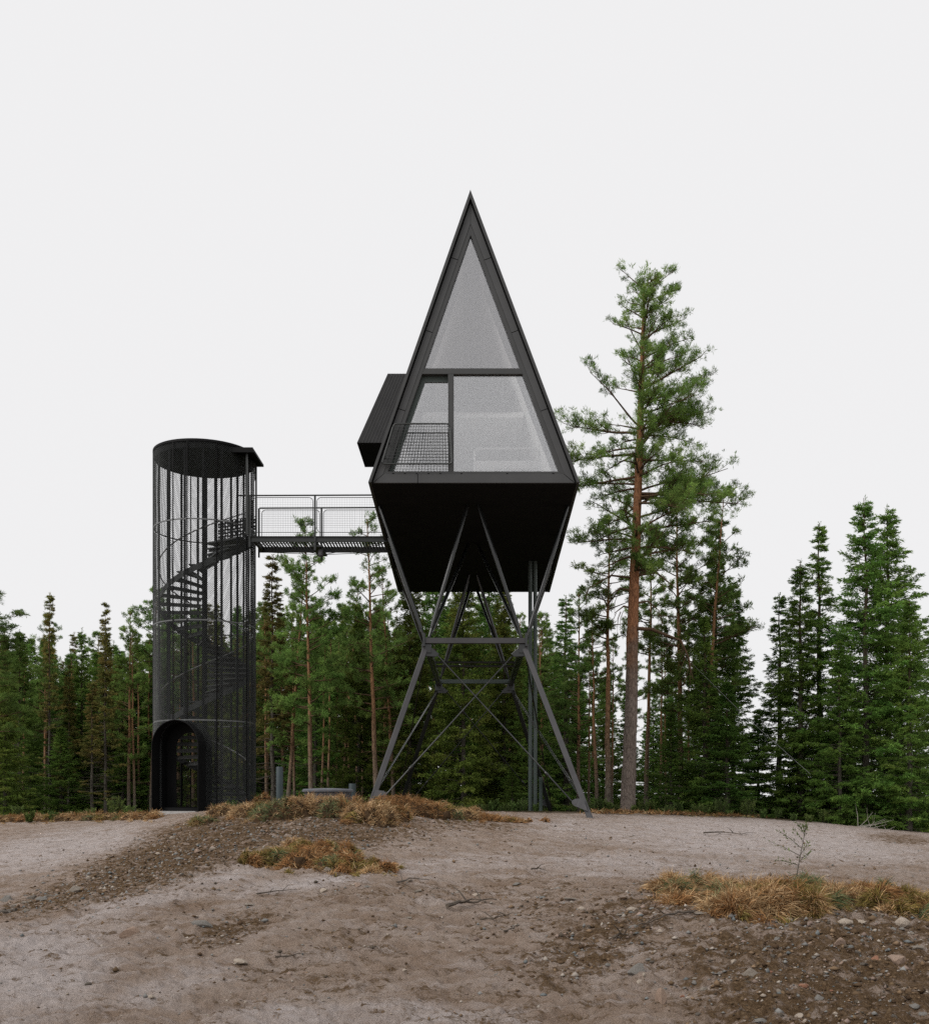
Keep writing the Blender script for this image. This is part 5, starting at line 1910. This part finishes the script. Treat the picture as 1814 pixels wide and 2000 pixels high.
turf('turf_clump', 'dark rusty turf sod beside the straw-grass clump on the mound', lump_row([
    (1660, 1766, 34, 36, 'straw', 1.0), (1692, 1766, 36, 44, 'rust', 1.5), (1730, 1768, 40, 50, 'rust', 1.6), (1768, 1776, 38, 44, 'moss', 1.4), (1800, 1786, 34, 36, 'moss', 1.2), (1830, 1796, 34, 34, 'rust', 1.0), (1700, 1748, 36, 26, 'moss', 0.9)], 6, 1.0), 0.10, 0.0028, 34, 1700)
turf('turf_verge', 'strip of dry grass along the foot of the wood beside the tower', lump_row([(px, 1606 - 0.02 * px, 20, 9 + 5 * (px % 3), 'straw' if px % 2 else 'rust', 0.6) for px in range(-20, 300, 21)], 8), 0.15, 0.0048, 35, 700)
turf('turf_verge', 'sparse dry grass verge along the foot of the spruce wood beyond the gap', lump_row([(px, 1589 + max(0, px - 1230) * 0.03, 20, 6, 'rust' if px % 2 else 'moss', 0.4) for px in list(range(1165, 1520, 24)) + list(range(1690, 1830, 22))], 9), 0.13, 0.0048, 36, 450)
for px, py in ((1033, 1607), (1063, 1606), (1052, 1609)):
    if px == 1052:
        continue
    turf('turf_sod', 'small loose sod of dark turf on the sand in front of the stilts', [(px, py, 9, 9, 'rust', 0.3), (px + 3, py - 1, 6, 8, 'rust', 0.2)], 0.07, 0.005, px, 500)['group'] = 'loose sods in front of the stilts'

# sapling in the big clump
def sapling():
    t = Tree(91)
    g0 = G(1553, 1738)
    base = np.array(g0)
    k = g0.y / F
    st = [base, base + [4 * k, 0, 30 * k], base + [12 * k, .02, 70 * k], base + [20 * k, 0, 112 * k]]
    t.tube(np.array(st) - base, [0.008, 0.007, 0.005, 0.002], 5)
    for f, dx, dz in ((0.45, -45, 10), (0.5, 14, 22), (0.6, -58, 30), (0.62, 16, 24), (0.72, -40, 34), (0.82, -26, 26), (0.86, 10, 30), (0.93, -14, 22), (0.30, -52, -12), (1.0, 2, 12), (0.98, -6, 12)):
        b = np.array(interp_path(np.array(st) - base, f))
        e = b + np.array([dx * k, t.r.normal(0, 0.08), dz * k])
        t.tube(np.stack([b, (b + e) / 2 + [0, 0, 0.01], e]), [0.004, 0.003, 0.0015], 4)
        m = 15
        w = np.linspace(0.15, 1, m)
        t.tufts(b + (e - b)[None] * w[:, None], np.tile(unit(e - b), (m, 1)) + t.r.normal(0, .4, (m, 3)) + [0, 0, .25], np.full(m, 0.05))
    me = t.crown_mesh('sapling', B_LIMBG, N_LEAF, 1, 0.14, 0.35)
    o = link('sapling', me)
    o.location = base
    tag(o, 'thin leafy sapling growing out of the straw-grass clump', 'sapling')


sapling()

# ------------------------------------------------------------------ stones, gravel, sticks
def stone_mesh(seed, flat=0.6, ang=0.25):
    r = np.random.default_rng(seed)
    import bmesh
    bm = bmesh.new()
    bmesh.ops.create_icosphere(bm, subdivisions=2, radius=1.0)
    planes = [(unit(r.normal(size=3)), r.uniform(0.42, 0.85)) for _ in range(12)]
    for v in bm.verts:
        c = np.array(v.co)
        for nrm, dd in planes:
            q = c @ nrm
            if q > dd:
                c = c - nrm * (q - dd)
        c = c * (1 + ang * 0.12 * r.normal())
        c[2] *= flat
        v.co = c
    me = bpy.data.meshes.new('stone')
    bm.to_mesh(me)
    bm.free()
    return me


protos = []
for i, mt in enumerate((S_GREY, S_BLUE, S_PALE, S_PINK, S_DARK, S_RED)):
    for j in range(3):
        me = stone_mesh(200 + i * 7 + j, (0.35, 0.6, 0.8)[j])
        me.materials.append(mt)
        protos.append(me)
KIDX = {'grey': 0, 'blue': 1, 'pale': 2, 'pink': 3, 'dark': 4, 'red': 5}


def stone(px, py, w, hgt, kind, label, group=None, shape=1, rot=None, sink=0.45):
    p = G(px, py)
    k = p.y / F
    me = protos[KIDX[kind] * 3 + shape]
    o = link('stone', me)
    a, c_ = w / 2 * k, hgt / 2 * k
    ratio = (0.35, 0.6, 0.8)[shape]
    sx, sz = a / 0.85, max(c_ / 0.8, a * 0.25) / ratio
    o.scale = (sx, sx * random.uniform(0.65, 0.95), sz)
    o.rotation_euler = (random.uniform(-.2, .2), random.uniform(-.2, .2), rot if rot is not None else random.uniform(-0.5, 0.5))
    o.location = (p.x, p.y + a * 0.4, p.z + c_ * (1 - 2 * sink))
    tag(o, label, 'stone', group)
    return o


big = [(1243, 1902, 38, 34, 'blue', 'upright blue-grey rock standing on the sand beside the gravel', 2),
       (1293, 1962, 30, 52, 'pink', 'long pinkish stone lying lengthwise in the sand below the upright rock', 1),
       (1467, 1908, 32, 28, 'grey', 'pale grey angular stone in the brown gravel', 2),
       (1752, 1882, 52, 26, 'pink', 'flat square pinkish slab in the brown gravel', 0),
       (1640, 1846, 28, 20, 'pink', 'blocky pink stone halfway down the gravel slope', 2),
       (1652, 1805, 34, 14, 'pale', 'pale curved flat stone below the grass clump', 0),
       (1682, 1808, 30, 14, 'pale', 'pale rounded stone beside the curved flat stone', 1),
       (1760, 1806, 36, 22, 'pale', 'tilted pale slab below the rusty sod', 0),
       (1560, 1795, 30, 20, 'grey', 'grey slab tucked under the straw-grass clump', 0),
       (1795, 1856, 30, 16, 'grey', 'flat grey stone beside the square pinkish slab', 0),
       (1603, 1956, 20, 20, 'blue', 'small blue-grey stone near the red stone', 1),
       (1571, 1932, 20, 13, 'red', 'small rust-red stone on the dark gravel', 1),
       (1505, 1902, 11, 8, 'red', 'tiny orange stone on the dark gravel', 1),
       (1232, 1778, 26, 9, 'pale', 'pale flat pebble at the top of the gravel', 0),
       (1213, 1790, 24, 9, 'grey', 'grey flat pebble at the top of the gravel', 0),
       (1240, 1813, 26, 12, 'blue', 'blue-grey flat stone beside the long dark twig', 0),
       (1390, 1806, 12, 16, 'pale', 'small upright pale stone under the grass clump', 2),
       (1372, 1786, 30, 9, 'grey', 'long flat grey stone where the dark twig meets the grass clump', 0),
       (1290, 1822, 18, 8, 'pale', 'bright oval pebble beside the dark twig', 1),
       (1118, 1760, 34, 9, 'grey', 'broad flat grey stone flush with the sand', 0),
       (252, 1832, 44, 30, 'pink', 'pale wedge-shaped rock near the tilted slab', 2),
       (395, 1812, 40, 20, 'blue', 'slate-grey tilted slab lying in a patch of dark soil', 0),
       (146, 1744, 26, 20, 'grey', 'grey upright stone between the rubble pile and the brown slope', 2),
       (490, 1771, 36, 14, 'grey', 'long grey stone in the middle of the sand', 0),
       (472, 1886, 32, 11, 'pale', 'white oval stone flush with the sand below the tilted slab', 0),
       (632, 1742, 20, 11, 'pale', 'smooth white pebble below the mossy turf clump', 1),
       (697, 1733, 22, 14, 'pink', 'rounded pinkish stone below the mossy turf clump', 1),
       (716, 1735, 22, 9, 'blue', 'flat blue-grey stone touching the rounded pinkish stone', 0),
       (638, 1703, 16, 14, 'grey', 'grey pointed stone at the foot of the mossy turf clump', 2),
       (815, 1746, 20, 9, 'grey', 'grey pebble in the middle of the slope', 1),
       (930, 1750, 24, 8, 'pale', 'low pale stone in the middle of the slope', 1),
       (517, 1616, 22, 8, 'pink', 'flat reddish stone just under the turf bank', 0),
       (490, 1602, 24, 10, 'grey', 'grey rock poking out of the turf bank', 1),
       (413, 1664, 16, 10, 'pale', 'pale angular stone on the brown slope below the tower', 2),
       (385, 1664, 14, 9, 'pink', 'small pink stone on the brown slope below the tower', 1),
       (309, 1672, 14, 7, 'pale', 'pale chip on the brown slope below the tower', 0),
       (350, 1680, 22, 9, 'blue', 'bluish stone on the brown slope below the tower', 1),
       (496, 1642, 10, 8, 'blue', 'small blue-grey pebble below the reddish flat stone', 1),
       (1010, 1732, 16, 8, 'blue', 'dark bluish pebble on the upper sand', 1),
       (790, 1900, 12, 7, 'pale', 'small pale pebble alone on the brown sand', 1),
       (172, 1925, 14, 8, 'dark', 'small dark stone below the pale wedge-shaped rock', 1),
       (296, 1956, 16, 9, 'pale', 'white chip on the sand below the small dark stone', 0),
       (8, 1762, 34, 18, 'blue', 'largest rock of the pile in the hollow below the tower slope', 2)]
for px, py, w, h, kd, lb, sh in big:
    stone(px, py, w, h, kd, lb, None, sh)
for px, py, w, h, kd in ((28, 1772, 24, 14, 'grey'), (22, 1782, 26, 16, 'dark'), (48, 1766, 18, 10, 'grey'), (62, 1758, 22, 14, 'dark'), (80, 1760, 22, 10, 'blue'), (38, 1776, 16, 10, 'pink'), (5, 1786, 20, 12, 'dark'), (92, 1752, 14, 9, 'grey'), (50, 1780, 14, 8, 'grey'), (112, 1742, 12, 8, 'pink')):
    stone(px, py, w, h, kd, 'rubble stone in the pile in the hollow below the tower slope', 'rubble pile in the hollow below the tower slope', random.choice((1, 2)))
R4 = random.Random(21)
cnt = 0
while cnt < 150:
    px, py = R4.uniform(1080, 1814), R4.uniform(1775, 1998)
    if R4.random() > float(soil_mask(np.array([px]), np.array([py]))[0]) * 0.9:
        continue
    w = min(26, 7 + R4.expovariate(1 / 4.5))
    stone(px, py, w, w * R4.uniform(.35, .7), R4.choices(['grey', 'blue', 'pale', 'pink', 'dark', 'red'], [4, 3, 2, 2, 3, .3])[0], 'small loose stone scattered over the brown gravel mound', 'loose stones on the gravel mound', R4.choice((0, 1, 2)), R4.uniform(-1.5, 1.5))
    cnt += 1
cnt = 0
while cnt < 60:
    px, py = R4.uniform(40, 560), R4.uniform(1610, 1760)
    if R4.random() > float(soil_mask(np.array([px]), np.array([py]))[0]) * 0.9:
        continue
    w = min(14, 5 + R4.expovariate(1 / 3))
    stone(px, py, w, w * R4.uniform(.4, .7), R4.choice(['grey', 'blue', 'pale', 'pink', 'dark']), 'small stone scattered over the brown slope below the tower', 'loose stones on the tower slope', R4.choice((0, 1, 2)), R4.uniform(-1.5, 1.5))
    cnt += 1
for i in range(70):
    px, py = R4.uniform(0, 1150), R4.uniform(1720, 1995)
    w = 5 + R4.expovariate(1 / 2.6)
    stone(px, py, min(w, 14), w * R4.uniform(.3, .55), R4.choice(['grey', 'pale', 'pink', 'pale', 'blue']), 'small pebble bedded in the pale lower sand', 'pebbles in the lower sand', R4.choice((0, 1)), R4.uniform(-1.5, 1.5))


def gravel():
    r = np.random.default_rng(77)
    import bmesh
    bm = bmesh.new()
    for co in ((1, 0, 0), (0, 1, 0), (-1, 0, 0), (0, -1, 0), (0.1, 0.1, 1), (0, 0, -1)):
        bm.verts.new(co)
    bm.verts.index_update()
    bm.verts.ensure_lookup_table()
    for t in ((0, 1, 4), (1, 2, 4), (2, 3, 4), (3, 0, 4), (1, 0, 5), (2, 1, 5), (3, 2, 5), (0, 3, 5)):
        bm.faces.new([bm.verts[i] for i in t])
    bv = np.array([v.co[:] for v in bm.verts]); bf = np.array([[v.index for v in f.verts] for f in bm.faces])
    bm.free()
    m = (GY > 5.4) & (GY < 24) & (np.abs(GX / np.maximum(GY, 4)) < 0.47)
    gy, gx, gs = GY[m], GX[m], GSOIL[m]
    wgt = gy ** 2 * (0.05 + np.clip(gs, 0, 1.2) ** 2) * np.clip(1.4 - gy / 17, 0.06, 1)
    N = 20000
    pick = r.choice(len(gy), N, p=wgt / wgt.sum())
    x = gx[pick] + r.normal(0, .03, N); y = gy[pick] + r.normal(0, .03, N)
    x, y = np.asarray(x), np.asarray(y)
    z = ground_z(x, y)
    s = np.minimum(0.0066 * np.exp(r.normal(0, 0.55, N)) * (0.7 + y / 14), 0.03)
    sc = s[:, None] * r.uniform(0.55, 1.3, (N, 3)) * np.array([1.2, 1, 0.75])
    a = r.uniform(0, 6.28, N)
    j = 1 + 0.22 * r.normal(size=(N, len(bv), 1))
    v = bv[None] * j * sc[:, None]
    ca, sa = np.cos(a)[:, None], np.sin(a)[:, None]
    vx, vy = v[..., 0] * ca - v[..., 1] * sa, v[..., 0] * sa + v[..., 1] * ca
    V = np.stack([vx + x[:, None], vy + y[:, None], v[..., 2] + (z + s * 0.25)[:, None]], -1).reshape(-1, 3)
    Fc = (bf[None] + (np.arange(N) * len(bv))[:, None, None]).reshape(-1, 3)
    pal = np.array([(0.20, 0.195, 0.185), (0.14, 0.15, 0.15), (0.33, 0.29, 0.25), (0.24, 0.18, 0.15), (0.08, 0.065, 0.05), (0.13, 0.088, 0.052), (0.10, 0.066, 0.040), (0.16, 0.108, 0.066), (0.12, 0.08, 0.048), (0.07, 0.045, 0.028), (0.19, 0.13, 0.082)])
    C = np.repeat(pal[r.integers(0, len(pal), N)] * r.uniform(.8, 1.2, (N, 1)), len(bv), 0)
    o = link('gravel', np_mesh('gravel', V, [(Fc, 0)], [attr_col_mat('gravel_stone', 0.9, 0)], False, {'tint': C}))
    tag(o, 'fine gravel strewn over the brown soil', 'gravel', None, 'stuff')


gravel()


def stick(pts, r, label, mat=None, group=None, twigs=0, seed=0):
    rr = random.Random(seed)
    w = [G(a, b) for a, b in pts]
    w = [p + Vector((0, 0, r * 0.7 + rr.uniform(0, r))) for p in w]
    n = len(w)
    fine = []
    for i in range(n - 1):
        for t in (0, .33, .66):
            fine.append(lerp(w[i], w[i + 1], t) + Vector((rr.uniform(-1, 1), rr.uniform(-1, 1), rr.uniform(0, 1))) * r * 1.2)
    fine.append(w[-1])
    m = MB().tube(fine, [r * (1 - 0.75 * i / (len(fine) - 1)) for i in range(len(fine))], 6)
    for k in range(twigs):
        b = fine[rr.randrange(1, len(fine) - 1)]
        e = b + Vector((rr.uniform(-1, 1), rr.uniform(-1, 1), rr.uniform(0.1, .6))) * r * 14
        m.tube([b, lerp(b, e, .5) + Vector((0, 0, r)), e], [r * .5, r * .35, r * .1], 5)
    o = m.build('stick', mat or M_STICK, None, True, org=w[0])
    tag(o, label, 'stick', group)


stick([(1355, 1788), (1325, 1792), (1290, 1799), (1262, 1808), (1242, 1815)], 0.012, 'long dark twig lying across the top of the gravel', twigs=2, seed=1)
stick([(778, 1730), (800, 1725), (838, 1722)], 0.012, 'dark curved twig on the middle of the slope', twigs=1, seed=2)
stick([(872, 1775), (900, 1771), (930, 1769), (970, 1764)], 0.022, 'charred stick on the sand in the middle', twigs=3, seed=3)
stick([(940, 1800), (965, 1797), (995, 1793)], 0.012, 'dark forked twig near the charred stick', twigs=4, seed=4)
stick([(1036, 1705), (1052, 1701), (1070, 1707)], 0.014, 'short black twig on the upper sand', twigs=1, seed=5)
stick([(1376, 1632), (1410, 1631), (1445, 1632), (1470, 1628)], 0.018, 'long reddish twig on the far sand before the spruces', twigs=2, seed=6)
stick([(540, 1880), (570, 1873), (602, 1867)], 0.008, 'thin dark root lying near the white oval stone', twigs=1, seed=7)
stick([(1195, 1842), (1215, 1838), (1230, 1833)], 0.012, 'dark broken twig at the sandy edge of the gravel', twigs=3, seed=8)
stick([(500, 1750), (540, 1746), (580, 1740)], 0.009, 'thin dark root below the mossy turf clump', twigs=2, seed=9)
stick([(985, 1825), (1000, 1817), (1012, 1808)], 0.008, 'thin twig on the sand below the forked twig', twigs=0, seed=10)
for i in range(11):
    d = 37.5
    x0 = (R4.uniform(1672, 1745) - PX) / F * d
    z0 = gz(x0, d)
    e = Vector((x0 + R4.uniform(-0.5, 1.2), d + R4.uniform(-.5, .5), z0 + R4.uniform(0.1, 1.0)))
    m = MB().tube([(x0, d, z0), (lerp(x0, e.x, .5), d, lerp(z0, e.z, .5) - 0.05), e], [0.012, 0.010, 0.004], 5)
    tag(m.build('stick', M_PALESTICK, None, True, org=(x0, d, z0)), 'bleached bare branch lying under the tall spruces beyond the gap', 'stick', 'bleached branches under the spruces')
p0, p1 = W(1340, 1285, 40.5), W(1582, 1512, 36.5)
tag(MB().tube([p0, lerp(p0, p1, .5) + Vector((0, 0, -.12)), p1], 0.008, 5).build('cable', M_WIRE, None, org=p1), 'thin grey cable slanting down from the pine group', 'cable')
